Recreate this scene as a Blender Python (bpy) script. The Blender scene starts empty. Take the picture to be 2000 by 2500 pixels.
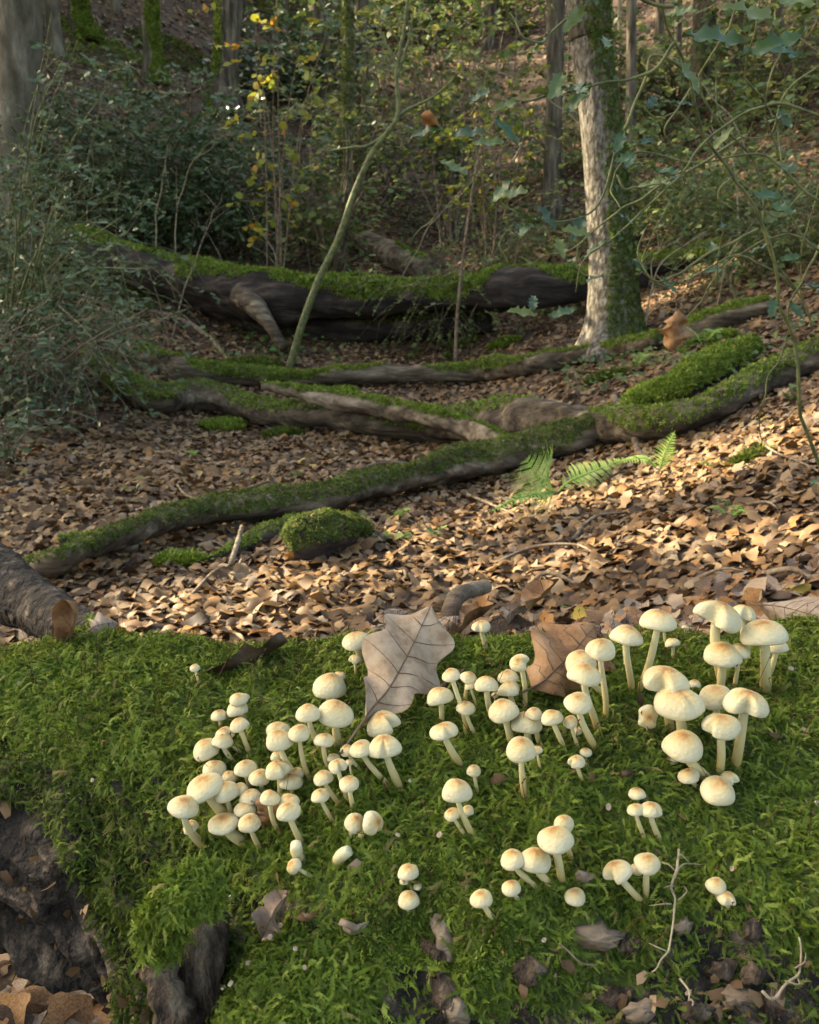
import bpy, math, random
import numpy as np
from mathutils import Vector
from mathutils.bvhtree import BVHTree

# ------------------------------------------------------------ camera, sky, sun, exposure
scene = bpy.context.scene
COL = scene.collection
PITCH = math.radians(14.0)
FPX = 1000.0 / math.tan(math.radians(25.0))          # focal length in photo pixels (2000 px wide)
SUN_TO = np.array([-0.80, 0.36, 0.60]); SUN_TO /= np.linalg.norm(SUN_TO)

cam_d = bpy.data.cameras.new('camera')
cam_d.sensor_fit = 'HORIZONTAL'; cam_d.sensor_width = 22.4
cam_d.lens = 11.2 / math.tan(math.radians(25.0))
cam_d.clip_start = 0.02; cam_d.clip_end = 500
cam_d.dof.use_dof = True; cam_d.dof.focus_distance = 0.76; cam_d.dof.aperture_fstop = 15.0
cam = bpy.data.objects.new('camera', cam_d); COL.objects.link(cam)
cam.location = (0, 0, 0); cam.rotation_euler = (math.radians(90) - PITCH, 0, 0)
scene.camera = cam

world = bpy.data.worlds.new('World'); scene.world = world; world.use_nodes = True
wn = world.node_tree
sky = wn.nodes.new('ShaderNodeTexSky'); sky.sky_type = 'NISHITA'; sky.sun_disc = False
sky.sun_elevation = math.asin(SUN_TO[2]); sky.sun_rotation = math.atan2(SUN_TO[0], SUN_TO[1])
sky.air_density = 1.0; sky.dust_density = 4.0; sky.ozone_density = 0.6
bg = wn.nodes['Background']; bg.inputs['Strength'].default_value = 0.15
wn.links.new(sky.outputs['Color'], bg.inputs['Color'])

sun_d = bpy.data.lights.new('sun', 'SUN'); sun_d.energy = 5.0; sun_d.angle = math.radians(0.5)
sun_d.color = (1.0, 0.90, 0.74)
sun = bpy.data.objects.new('sun', sun_d); COL.objects.link(sun)
sun.rotation_euler = Vector((-SUN_TO).tolist()).to_track_quat('-Z', 'Y').to_euler()

vs = scene.view_settings
vs.view_transform = 'Standard'; vs.look = 'None'; vs.gamma = 1.0; vs.exposure = 2.08
vs.use_curve_mapping = False
vs.use_white_balance = True; vs.white_balance_temperature = 7600; vs.white_balance_tint = 5   # camera white balance set for shade
scene.cycles.use_denoising = True
scene.cycles.max_bounces = 5; scene.cycles.diffuse_bounces = 3; scene.cycles.glossy_bounces = 2
scene.cycles.transmission_bounces = 4; scene.cycles.transparent_max_bounces = 8

# ------------------------------------------------------------ helpers
rng = np.random.default_rng(11)
random.seed(11)
CF = np.array([0, math.cos(PITCH), -math.sin(PITCH)]); CU = np.array([0, math.sin(PITCH), math.cos(PITCH)])

def ray(px, py):
    return CF + (px - 1000) / FPX * np.array([1.0, 0, 0]) - (py - 1250) / FPX * CU

def at(px, py, Y):
    """point seen at photo pixel (px, py) standing Y metres away"""
    d = ray(px, py); return d * (Y / d[1])

def nrm(v):
    v = np.asarray(v, float); return v / (np.linalg.norm(v, axis=-1, keepdims=True) + 1e-12)

def _h(ix, iy, iz, seed):
    n = (ix.astype(np.int64) * 374761393 + iy.astype(np.int64) * 668265263 + iz.astype(np.int64) * 2147483647 + seed * 144665) & 0x7fffffff
    n = ((n ^ (n >> 13)) * 1274126177) & 0x7fffffff
    n = n ^ (n >> 16)
    return (n & 0xffff) / 65535.0

def noise(P, freq=1.0, seed=0):
    P = np.asarray(P, float) * freq
    i = np.floor(P); f = P - i; f = f * f * (3 - 2 * f); i = i.astype(np.int64)
    out = 0
    for dx in (0, 1):
        for dy in (0, 1):
            for dz in (0, 1):
                w = (f[..., 0] if dx else 1 - f[..., 0]) * (f[..., 1] if dy else 1 - f[..., 1]) * (f[..., 2] if dz else 1 - f[..., 2])
                out = out + w * _h(i[..., 0] + dx, i[..., 1] + dy, i[..., 2] + dz, seed)
    return out * 2 - 1

def fbm(P, freq, seed=0, oct=3):
    r = 0; a = 1.0
    for k in range(oct):
        r = r + a * noise(P, freq * 2 ** k, seed + k * 7); a *= .5
    return r

def sstep(a, b, x):
    t = np.clip((x - a) / (b - a), 0, 1); return t * t * (3 - 2 * t)

def wloc(o):
    v = np.zeros(3)
    while o is not None:
        v = v + np.array(o.location); o = o.parent
    return v

def make_mesh(name, V, F, attrs=None, smooth=True):
    if not isinstance(F, (list, tuple)): F = [F]
    F = [np.asarray(f, np.int32) for f in F if len(f)]
    V = np.asarray(V, np.float32)
    me = bpy.data.meshes.new(name)
    me.vertices.add(len(V)); me.vertices.foreach_set('co', V.ravel())
    nl = sum(f.size for f in F); npoly = sum(len(f) for f in F)
    me.loops.add(nl); me.polygons.add(npoly)
    me.loops.foreach_set('vertex_index', np.concatenate([f.ravel() for f in F]))
    starts = []; s = 0
    for f in F:
        starts.append(s + np.arange(len(f)) * f.shape[1]); s += f.size
    me.polygons.foreach_set('loop_start', np.concatenate(starts).astype(np.int32))
    if smooth: me.polygons.foreach_set('use_smooth', np.ones(npoly, bool))
    for k, v in (attrs or {}).items():
        a = me.attributes.new(k, 'FLOAT', 'POINT'); a.data.foreach_set('value', np.asarray(v, np.float32))
    me.update(calc_edges=True)
    return me

def put(name, me, mat=None, parent=None):
    o = bpy.data.objects.new(name, me); COL.objects.link(o)
    if mat is not None and len(me.materials) == 0: me.materials.append(mat)
    if parent is not None: o.parent = parent
    return o

def mk(name, V, F, mat, parent=None, attrs=None, smooth=True):
    """one mesh object; V in world coordinates"""
    V = np.asarray(V, float)
    if parent is not None: V = V - wloc(parent)
    return put(name, make_mesh(name, V, F, attrs, smooth), mat, parent)

def tag(o, label=None, cat=None, group=None, kind=None):
    if label: o['label'] = label
    if cat: o['category'] = cat
    if group: o['group'] = group
    if kind: o['kind'] = kind
    return o

def thing(name, label, cat, loc, group=None):
    o = bpy.data.objects.new(name, None); COL.objects.link(o)
    o.empty_display_size = .05
    o.location = [float(c) for c in loc]
    return tag(o, label, cat, group)

def spline(P, n):
    P = np.asarray(P, float)
    if len(P) == 2: return P[0] + (P[1] - P[0]) * np.linspace(0, 1, n)[:, None]
    Q = np.vstack([2 * P[0] - P[1], P, 2 * P[-1] - P[-2]])
    seg = np.linalg.norm(np.diff(P[:, :3], axis=0), axis=1); cum = np.concatenate([[0], np.cumsum(seg)])
    s = np.linspace(0, cum[-1], n)
    k = np.clip(np.searchsorted(cum, s, side='right') - 1, 0, len(P) - 2)
    t = ((s - cum[k]) / np.maximum(seg[k], 1e-9))[:, None]
    a, b, c, d = Q[k], Q[k + 1], Q[k + 2], Q[k + 3]
    return .5 * (2 * b + (c - a) * t + (2 * a - 5 * b + 4 * c - d) * t ** 2 + (3 * b - a - 3 * c + d) * t ** 3)

def frames(C):
    T = nrm(np.gradient(C, axis=0))
    ref = np.array([0, 0, 1.0]) if abs(T[0, 2]) < .9 else np.array([1.0, 0, 0])
    N = np.zeros_like(T); n = ref - T[0] * ref.dot(T[0]); N[0] = n / np.linalg.norm(n)
    for i in range(1, len(T)):
        n = N[i - 1] - T[i] * N[i - 1].dot(T[i]); N[i] = n / (np.linalg.norm(n) + 1e-12)
    return T, N, np.cross(T, N)

def tube(C, R, seg=8, cap=True, rough=0.0, freq=6.0, seed=0, squash=None):
    """V, [quads, tris], t along, angle around"""
    C = np.asarray(C, float); n = len(C); R = np.broadcast_to(np.asarray(R, float), (n,))
    T, N, B = frames(C)
    a = np.linspace(0, 2 * math.pi, seg, endpoint=False)
    D = N[:, None] * np.cos(a)[None, :, None] + B[:, None] * np.sin(a)[None, :, None]
    rr = np.repeat(R[:, None], seg, 1)
    if rough:
        L = np.concatenate([[0], np.cumsum(np.linalg.norm(np.diff(C, axis=0), axis=1))])
        Q = np.stack([np.repeat(L[:, None] * .35, seg, 1), np.cos(a)[None] * rr * 1.5, np.sin(a)[None] * rr * 1.5], -1)
        rr = rr * (1 + rough * fbm(Q, freq, seed, 3))
        Q2 = np.stack([np.repeat(L[:, None], seg, 1), np.cos(a)[None] * rr, np.sin(a)[None] * rr], -1)
        rr = rr * (1 + rough * .8 * noise(Q2, freq * .5, seed + 50))
    V = (C[:, None] + D * rr[..., None]).reshape(-1, 3)
    i = np.arange(n - 1)[:, None] * seg; j = np.arange(seg)[None]; j2 = (j + 1) % seg
    Q = np.stack([i + j, i + j2, i + seg + j2, i + seg + j], -1).reshape(-1, 4)
    tt = np.repeat(np.linspace(0, 1, n), seg); F = [Q]
    if cap:
        V = np.vstack([V, C[0], C[-1]]); b = n * seg; tt = np.concatenate([tt, [0, 1]])
        t0 = np.stack([np.full(seg, b), j2[0], j[0]], -1)
        t1 = np.stack([np.full(seg, b + 1), (n - 1) * seg + j[0], (n - 1) * seg + j2[0]], -1)
        F.append(np.vstack([t0, t1]))
    return V, F, tt

class Bag:
    """collects pieces into one mesh"""
    def __init__(s): s.V = []; s.F = {3: [], 4: []}; s.A = {}; s.n = 0
    def add(s, V, F, **attrs):
        if not isinstance(F, (list, tuple)): F = [F]
        for f in F:
            f = np.asarray(f)
            if len(f): s.F[f.shape[1]].append(f + s.n)
        for k, v in attrs.items(): s.A.setdefault(k, []).append(np.broadcast_to(np.asarray(v, float), (len(V),)))
        s.V.append(np.asarray(V, float)); s.n += len(V)
    def out(s, name, mat, parent=None, smooth=True):
        F = [np.vstack(f) for f in (s.F[4], s.F[3]) if f]
        return mk(name, np.vstack(s.V), F, mat, parent, {k: np.concatenate(v) for k, v in s.A.items()}, smooth)

def stamp(proto, P, M, S, idx=None):
    """copies of one proto (V, F) by position, 3x3 matrix and scale -> V, F"""
    pv, pf = proto
    V = np.einsum('nij,vj->nvi', M, pv) * np.asarray(S, float).reshape(-1, 1, 1) + P[:, None]
    n = len(P); off = (np.arange(n) * len(pv))[:, None, None]
    pf = pf if isinstance(pf, (list, tuple)) else [pf]
    return V.reshape(-1, 3), [(np.asarray(f)[None] + off).reshape(-1, np.asarray(f).shape[1]) for f in pf]

def basis(Z, X=None):
    """matrices with given z axes and (approximate) x axes"""
    Z = nrm(Z)
    if X is None: X = rng.normal(size=Z.shape)
    X = nrm(X - Z * (X * Z).sum(-1, keepdims=True)); Y = np.cross(Z, X)
    return np.stack([X, Y, Z], -1)

def euler(M):
    return np.stack([np.arctan2(M[:, 2, 1], M[:, 2, 2]), -np.arcsin(np.clip(M[:, 2, 0], -1, 1)), np.arctan2(M[:, 1, 0], M[:, 0, 0])], -1)

def tris_of(F):
    out = []
    for f in (F if isinstance(F, (list, tuple)) else [F]):
        f = np.asarray(f)
        if len(f) == 0: continue
        if f.shape[1] == 3: out.append(f)
        else: out += [f[:, [0, 1, 2]], f[:, [0, 2, 3]]]
    return np.vstack(out)

def sample_surface(V, F, n, r=rng):
    T = tris_of(F); a, b, c = V[T[:, 0]], V[T[:, 1]], V[T[:, 2]]
    N = np.cross(b - a, c - a); A = np.linalg.norm(N, axis=1); N = N / (A[:, None] + 1e-15)
    k = r.choice(len(T), n, p=A / A.sum()); u = r.random(n); v = r.random(n); m = u + v > 1
    u[m] = 1 - u[m]; v[m] = 1 - v[m]
    P = a[k] + (b - a)[k] * u[:, None] + (c - a)[k] * v[:, None]
    return P, N[k]

_protos = {}
def proto_collection(key, meshes):
    c = bpy.data.collections.new(key)
    for i, m in enumerate(meshes):
        o = bpy.data.objects.new('%s_%02d' % (key, i), m); c.objects.link(o)
    _protos[key] = (c, len(meshes)); return c

_groups = {}
def scatter_group(key):
    if key in _groups: return _groups[key]
    g = bpy.data.node_groups.new('scatter_' + key, 'GeometryNodeTree')
    g.interface.new_socket('Geometry', in_out='INPUT', socket_type='NodeSocketGeometry')
    g.interface.new_socket('Geometry', in_out='OUTPUT', socket_type='NodeSocketGeometry')
    N = g.nodes; L = g.links
    gi = N.new('NodeGroupInput'); go = N.new('NodeGroupOutput')
    ci = N.new('GeometryNodeCollectionInfo'); ci.inputs['Collection'].default_value = _protos[key][0]
    ci.inputs['Separate Children'].default_value = True; ci.inputs['Reset Children'].default_value = True
    io = N.new('GeometryNodeInstanceOnPoints'); io.inputs['Pick Instance'].default_value = True
    def na(nm, ty):
        a = N.new('GeometryNodeInputNamedAttribute'); a.data_type = ty; a.inputs['Name'].default_value = nm
        return a.outputs['Attribute']
    L.new(gi.outputs[0], io.inputs['Points']); L.new(ci.outputs[0], io.inputs['Instance'])
    L.new(na('pick', 'INT'), io.inputs['Instance Index'])
    L.new(na('rot', 'FLOAT_VECTOR'), io.inputs['Rotation'])
    L.new(na('size', 'FLOAT'), io.inputs['Scale'])
    L.new(io.outputs[0], go.inputs[0])
    _groups[key] = g; return g

def scatter(name, key, P, M, S, parent=None):
    """uncountable growth: instances of a collection of small shapes on points (one object)"""
    P = np.asarray(P, float)
    if parent is not None: P = P - wloc(parent)
    me = bpy.data.meshes.new(name); me.vertices.add(len(P)); me.vertices.foreach_set('co', P.astype(np.float32).ravel())
    a = me.attributes.new('rot', 'FLOAT_VECTOR', 'POINT'); a.data.foreach_set('vector', euler(M).astype(np.float32).ravel())
    a = me.attributes.new('size', 'FLOAT', 'POINT'); a.data.foreach_set('value', np.asarray(S, np.float32))
    a = me.attributes.new('pick', 'INT', 'POINT'); a.data.foreach_set('value', rng.integers(0, _protos[key][1], len(P)).astype(np.int32))
    o = bpy.data.objects.new(name, me); COL.objects.link(o); o.parent = parent
    m = o.modifiers.new('scatter', 'NODES'); m.node_group = scatter_group(key)
    return o

# ------------------------------------------------------------ materials
def mat(name, ramp, src='noise', scale=20.0, detail=4.0, rough=.75, spec=.3, transl=0.0, sss=0.0, bump=0.0, bscale=80.0,
        attr=None, mixnoise=0.0, stretch=None, coat=0.0):
    """procedural material: a colour ramp driven by noise, a mesh attribute or the per-instance random"""
    m = bpy.data.materials.new(name); m.use_nodes = True
    nt = m.node_tree; N = nt.nodes; L = nt.links
    bs = N['Principled BSDF']; out = N['Material Output']
    tc = N.new('ShaderNodeTexCoord'); vec = tc.outputs['Object']
    if stretch:
        mp = N.new('ShaderNodeMapping'); mp.inputs['Scale'].default_value = stretch; L.new(vec, mp.inputs['Vector']); vec = mp.outputs[0]
    nz = N.new('ShaderNodeTexNoise'); nz.inputs['Scale'].default_value = scale; nz.inputs['Detail'].default_value = detail
    nz.inputs['Roughness'].default_value = .65
    L.new(vec, nz.inputs['Vector'])
    fac = nz.outputs['Fac']
    if src == 'attr':
        at_ = N.new('ShaderNodeAttribute'); at_.attribute_name = attr; fac = at_.outputs['Fac']
    elif src == 'random':
        fac = N.new('ShaderNodeObjectInfo').outputs['Random']
    if src != 'noise' and mixnoise:
        ma = N.new('ShaderNodeMath'); ma.operation = 'MULTIPLY_ADD'; ma.inputs[1].default_value = mixnoise
        L.new(nz.outputs['Fac'], ma.inputs[0]); sb = N.new('ShaderNodeMath'); sb.operation = 'SUBTRACT'; sb.inputs[1].default_value = mixnoise * .5
        L.new(fac, sb.inputs[0]); L.new(sb.outputs[0], ma.inputs[2]); fac = ma.outputs[0]
    cr = N.new('ShaderNodeValToRGB'); el = cr.color_ramp.elements
    while len(el) < len(ramp): el.new(.5)
    for e, (p, c) in zip(el, ramp):
        e.position = .5 + (p - .5) * .58 if src == 'noise' else p      # noise values crowd round the middle
        e.color = (*c, 1)
    L.new(fac, cr.inputs['Fac']); L.new(cr.outputs['Color'], bs.inputs['Base Color'])
    bs.inputs['Roughness'].default_value = rough; bs.inputs['Specular IOR Level'].default_value = spec
    if sss:
        bs.inputs['Subsurface Weight'].default_value = sss; bs.inputs['Subsurface Radius'].default_value = (1.0, .7, .35); bs.inputs['Subsurface Scale'].default_value = .006
    if coat: bs.inputs['Coat Weight'].default_value = coat; bs.inputs['Coat Roughness'].default_value = .25
    if bump:
        bn = N.new('ShaderNodeTexNoise'); bn.inputs['Scale'].default_value = bscale; bn.inputs['Detail'].default_value = 5; L.new(vec, bn.inputs['Vector'])
        bp = N.new('ShaderNodeBump'); bp.inputs['Strength'].default_value = min(1, bump); bp.inputs['Distance'].default_value = .02 if bump >= .5 else .006
        L.new(bn.outputs['Fac'], bp.inputs['Height']); L.new(bp.outputs[0], bs.inputs['Normal'])
    if transl:
        tr = N.new('ShaderNodeBsdfTranslucent'); mx = N.new('ShaderNodeMixShader'); mx.inputs[0].default_value = transl
        L.new(cr.outputs['Color'], tr.inputs['Color']); L.new(bs.outputs[0], mx.inputs[1]); L.new(tr.outputs[0], mx.inputs[2])
        L.new(mx.outputs[0], out.inputs['Surface'])
    return m

M = {}
M['soil'] = mat('soil', [(.3, (.035, .022, .013)), (.6, (.085, .052, .03))], scale=9, rough=.9, bump=.6, bscale=30)
M['litter'] = mat('litter', [(0, (.03, .017, .009)), (.2, (.075, .041, .018)), (.4, (.145, .08, .034)), (.56, (.215, .128, .058)),
                             (.69, (.28, .195, .115)), (.76, (.17, .10, .05)), (.84, (.27, .125, .033)), (.92, (.23, .18, .13)), (1, (.38, .26, .075))], 'attr', attr='tint', scale=60, mixnoise=.14,
                  rough=.6, spec=.3, transl=.15)
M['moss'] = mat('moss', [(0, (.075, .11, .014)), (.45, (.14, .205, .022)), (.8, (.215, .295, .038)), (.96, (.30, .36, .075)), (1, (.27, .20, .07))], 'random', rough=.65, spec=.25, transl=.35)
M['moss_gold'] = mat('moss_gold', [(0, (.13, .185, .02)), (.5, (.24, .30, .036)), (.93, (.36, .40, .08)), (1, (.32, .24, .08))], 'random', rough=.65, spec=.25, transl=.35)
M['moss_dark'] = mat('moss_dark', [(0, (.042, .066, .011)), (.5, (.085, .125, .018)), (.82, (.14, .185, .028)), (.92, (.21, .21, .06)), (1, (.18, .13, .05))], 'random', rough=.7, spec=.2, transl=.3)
M['moss_under'] = mat('moss_under', [(.3, (.03, .042, .010)), (.7, (.075, .105, .02))], scale=40, rough=.9, bump=.5, bscale=120)
M['bark_dark'] = mat('bark_dark', [(.32, (.010, .008, .006)), (.5, (.028, .021, .015)), (.64, (.085, .062, .044)), (.78, (.20, .155, .11))], scale=38, detail=10, rough=.85, bump=1, bscale=95)
M['wood_grey'] = mat('wood_grey', [(.28, (.05, .034, .021)), (.48, (.15, .108, .07)), (.75, (.31, .24, .165))], scale=16, detail=9, rough=.85, bump=.9, bscale=45, stretch=(.22, 1, .7))
M['wood_log'] = mat('wood_log', [(.28, (.028, .019, .011)), (.48, (.085, .06, .037)), (.62, (.13, .096, .062)), (.78, (.25, .195, .13))], scale=13, detail=9, rough=.9, bump=1, bscale=32, stretch=(.18, 1, 1))
M['wood_black'] = mat('wood_black', [(.3, (.012, .009, .007)), (.55, (.035, .025, .019)), (.8, (.11, .08, .06))], scale=10, detail=9, rough=.9, bump=1, bscale=24, stretch=(.2, 1, 1))
M['wood_brown'] = mat('wood_brown', [(.3, (.022, .014, .009)), (.48, (.075, .049, .031)), (.62, (.13, .09, .058)), (.8, (.24, .18, .12))], scale=60, detail=10, rough=.85, bump=1, bscale=130, stretch=(1, 1, .35))
M['cap'] = mat('cap', [(0, (.30, .15, .045)), (.08, (.40, .22, .075)), (.20, (.49, .345, .145)), (.40, (.54, .45, .245)), (.70, (.575, .52, .345)), (1, (.56, .51, .33))], 'attr', attr='rad', scale=240, detail=6, mixnoise=.45, rough=.5, spec=.3, sss=.2, bump=.25, bscale=420)
M['gill'] = mat('gill', [(.3, (.42, .36, .14)), (.7, (.58, .52, .24))], scale=200, rough=.8)
M['stem'] = mat('stem', [(0, (.22, .115, .035)), (.2, (.42, .30, .10)), (.6, (.56, .49, .25)), (1, (.60, .555, .36))], 'attr', attr='rad', scale=150, mixnoise=.16, rough=.6, spec=.2, sss=.2, bump=.15, bscale=500)
M['leaf_pale'] = mat('leaf_pale', [(.25, (.22, .145, .085)), (.45, (.32, .23, .148)), (.7, (.40, .305, .21))], scale=55, detail=8, rough=.75, bump=.12, bscale=500, transl=.12)
M['leaf_vein'] = mat('leaf_vein', [(.3, (.08, .048, .028)), (.7, (.15, .10, .06))], scale=60, rough=.7)
M['leaf_brown'] = mat('leaf_brown', [(.25, (.14, .065, .025)), (.5, (.27, .14, .06)), (.75, (.36, .22, .12))], scale=40, detail=8, rough=.6, bump=.15, bscale=300, transl=.15)
M['leaf_dark'] = mat('leaf_dark', [(.25, (.035, .02, .012)), (.5, (.075, .045, .026)), (.75, (.16, .10, .06))], scale=40, detail=8, rough=.6, bump=.15, bscale=300, transl=.05)
M['leaf_grey'] = mat('leaf_grey', [(.25, (.14, .09, .06)), (.5, (.24, .175, .125)), (.75, (.35, .27, .20))], scale=40, detail=8, rough=.65, bump=.15, bscale=300, transl=.1)
M['leaf_orange'] = mat('leaf_orange', [(.25, (.16, .065, .018)), (.5, (.28, .125, .035)), (.75, (.38, .22, .08))], scale=40, detail=6, rough=.55, transl=.25)
M['leaf_yellow'] = mat('leaf_yellow', [(.25, (.36, .24, .035)), (.6, (.52, .37, .07))], scale=40, detail=6, rough=.55, transl=.25)
M['holly'] = mat('holly', [(0, (.045, .078, .030)), (.5, (.085, .13, .052)), (.85, (.14, .19, .075)), (1, (.20, .24, .08))], 'attr', attr='tint', rough=.34, spec=.5, transl=.2)
M['holly_near'] = mat('holly_near', [(0, (.022, .05, .016)), (.6, (.04, .085, .024)), (1, (.11, .14, .03))], 'attr', attr='tint', rough=.38, spec=.5, transl=.2)
M['green_leaf'] = mat('green_leaf', [(0, (.065, .105, .036)), (.5, (.115, .165, .052)), (.8, (.19, .225, .06)), (1, (.34, .30, .06))], 'attr', attr='tint', rough=.5, spec=.3, transl=.4)
M['yellow_leaf'] = mat('yellow_leaf', [(0, (.10, .16, .03)), (.5, (.20, .23, .035)), (.8, (.34, .28, .03)), (1, (.40, .17, .03))], 'attr', attr='tint', rough=.5, spec=.3, transl=.45)
M['ivy'] = mat('ivy', [(0, (.03, .065, .018)), (.6, (.06, .12, .03)), (1, (.15, .20, .04))], 'attr', attr='tint', rough=.4, spec=.4, transl=.2)
M['fern'] = mat('fern', [(.3, (.25, .40, .08)), (.7, (.38, .52, .15))], scale=30, rough=.55, spec=.3, transl=.4)
M['twig'] = mat('twig', [(.3, (.09, .06, .04)), (.7, (.24, .18, .12))], scale=30, rough=.8)
M['twig_green'] = mat('twig_green', [(.3, (.055, .065, .022)), (.7, (.15, .155, .055))], scale=30, rough=.6)
M['twig_pale'] = mat('twig_pale', [(.3, (.22, .17, .11)), (.7, (.42, .34, .22))], scale=60, rough=.8, bump=.2, bscale=200)
M['bark_beech'] = mat('bark_beech', [(.3, (.055, .046, .028)), (.55, (.12, .10, .066)), (.72, (.19, .165, .12)), (.82, (.36, .34, .29))], scale=7, detail=8, rough=.85, bump=.5, bscale=30, stretch=(1, 1, .35))
M['bark_oak'] = mat('bark_oak', [(.3, (.035, .027, .017)), (.5, (.09, .072, .048)), (.75, (.19, .155, .105))], scale=14, detail=8, rough=.9, bump=1, bscale=40, stretch=(1, 1, .2))
M['bark_ash'] = mat('bark_ash', [(.36, (.05, .041, .03)), (.5, (.12, .102, .076)), (.66, (.22, .195, .155))], scale=34, detail=9, rough=.9, bump=1, bscale=60, stretch=(1, 1, .42))
M['hair'] = mat('hair', [(.3, (.05, .012, .008)), (.7, (.09, .025, .014))], scale=30, rough=.6)
M['disc'] = mat('disc', [(.3, (.34, .25, .16)), (.7, (.5, .4, .28))], scale=90, rough=.8)
# ------------------------------------------------------------ terrain: a gully that climbs away from the camera
_py = np.array([-6, 0, 1.2, 2, 3.5, 5, 6.8, 8.2, 10, 12.5, 16, 19, 23, 30, 45, 120.])
_pz = np.array([-.8, -.80, -.80, -.82, -.88, -.88, -.72, -.47, 0.0, 1.05, 3.0, 4.7, 6.7, 9.0, 10.5, 11.0])
_sy = np.linspace(-6, 120, 2000); _sz = np.interp(_sy, _py, _pz)
for _k in range(3): _sz = np.convolve(np.pad(_sz, 8, 'edge'), np.ones(17) / 17, 'valid')

def height(X, Y):
    X = np.asarray(X, float); Y = np.asarray(Y, float)
    z = np.interp(Y, _sy, _sz)
    r = np.maximum(X - .3, 0); z = z + .30 * np.minimum(r, 6) ** 1.2 * sstep(-.5, 2.0, Y)
    l = np.maximum(-X - 1.5, 0); z = z + (.08 + .2 * sstep(5, 13, Y)) * np.minimum(l, 6) ** 1.35
    P = np.stack([X, Y, X * 0], -1)
    z = z + .05 * noise(P, .9, 3) * sstep(1, 3, Y) + .22 * noise(P, .33, 5) * sstep(8, 14, Y) + .018 * noise(P, 3.1, 9)
    return z

def ground(px, py, y0=.9, y1=60.):
    """where the ray through a photo pixel meets the ground"""
    d = ray(px, py); d = d / d[1]
    Y = np.concatenate([np.linspace(y0, 14, 700), np.linspace(14.05, y1, 400)])
    below = d[2] * Y < height(d[0] * Y, Y)
    k = int(np.argmax(below)) if below.any() else len(Y) - 1
    y = Y[k]; x = d[0] * y
    return np.array([x, y, float(height(x, y))])

gx = np.concatenate([np.linspace(-120, -12, 14)[:-1], np.linspace(-12, 12, 200), np.linspace(12, 120, 14)[1:]])
gy = np.concatenate([np.linspace(-40, -2, 10)[:-1], np.linspace(-2, 12, 170), np.linspace(12, 32, 90)[1:], np.linspace(32, 120, 20)[1:]])
GX, GY = np.meshgrid(gx, gy); GZ = height(GX, GY)
nx, ny = len(gx), len(gy)
ii = (np.arange(ny - 1)[:, None] * nx + np.arange(nx - 1)[None]).ravel()
tag(mk('ground', np.stack([GX, GY, GZ], -1).reshape(-1, 3), np.stack([ii, ii + 1, ii + nx + 1, ii + nx], -1), M['soil']),
    'woodland floor of the gully', None, None, 'structure')

# ------------------------------------------------------------ moss shapes
def frond(seed, pairs=16, curl=1.0):
    r = np.random.default_rng(seed); V = []; F = []
    s = np.linspace(0, 1, 8); bend = r.uniform(-.45, .45)
    C = np.stack([.8 * s, bend * s ** 2, .50 * np.sin(s * 2.5) * curl], -1)
    n = 0
    def leaflet(p, d, L, w):
        nonlocal n, V, F
        e = np.cross(d, [0, 0, 1]); e = e / (np.linalg.norm(e) + 1e-9)
        V += [p + e * w * .5, p - e * w * .5, p + d * L]; F.append([n, n + 1, n + 2]); n += 3
    for k in range(7):                                   # thin stem ribbon
        w = .012
        V += [C[k] + [0, w, 0], C[k] - [0, w, 0], C[k + 1]]; F.append([n, n + 1, n + 2]); n += 3
    for k in range(pairs):
        t = (k + .6) / pairs; p = np.array([np.interp(t, s, C[:, i]) for i in range(3)])
        for sd in (-1, 1):
            L = .24 * (1.05 - .8 * t) * r.uniform(.6, 1.3)
            d = nrm(np.array([.9, sd * r.uniform(.45, 1.0), r.uniform(-.15, .5)]))
            leaflet(p, d, L, .05)
            for q in (.35, .7):
                leaflet(p + d * L * q, nrm(d + [.6, -sd * .5, .2]), L * .45, .045)
    return np.array(V), np.array(F)

def tuft(seed, k=7):
    r = np.random.default_rng(seed); V = []; F = []; n = 0
    for i in range(k):
        a = r.uniform(0, 6.28); d = nrm(np.array([math.cos(a), math.sin(a), r.uniform(.35, 1.3)])); e = nrm(np.cross(d, [0, 0, 1.]))
        L = r.uniform(.6, 1.1); w = r.uniform(.07, .14); b = np.array([r.uniform(-.3, .3), r.uniform(-.3, .3), -.1])
        V += [b, b + d * L * .55 + e * w, b + d * L * .55 - e * w, b + d * L + [0, 0, -.12]]; F += [[n, n + 1, n + 2], [n + 1, n + 3, n + 2]]; n += 4
    return np.array(V), np.array(F)

def proto_meshes(key, shapes, m):
    out = []
    for i, (V, F) in enumerate(shapes):
        me = make_mesh('%s_shape' % key, V, F, smooth=False); me.materials.append(m); out.append(me)
    proto_collection(key, out)

proto_meshes('moss', [frond(i, 11 + i % 5, .05 + .13 * i) for i in range(8)], M['moss'])
proto_meshes('moss_gold', [frond(60 + i, 11 + i % 4, .1 + .14 * i) for i in range(7)], M['moss_gold'])
proto_meshes('moss_dark', [frond(20 + i, 10 + i % 4, .0 + .14 * i) for i in range(7)], M['moss_dark'])
proto_meshes('moss_tuft', [tuft(i, 8) for i in range(6)], M['moss'])
proto_meshes('moss_tuft_dark', [tuft(40 + i, 8) for i in range(6)], M['moss_dark'])

def grow(name, key, P, N, size, parent, tilt=.35, jitter=.35, flow=None):
    Z = nrm(N + rng.normal(size=N.shape) * tilt)
    X = rng.normal(size=N.shape)
    if flow is not None: X = X + np.asarray(flow)
    o = scatter(name, key, P, basis(Z, X), size * (1 + jitter * rng.normal(size=len(P)).clip(-1.8, 2)), parent)
    return tag(o, kind='stuff')

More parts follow.
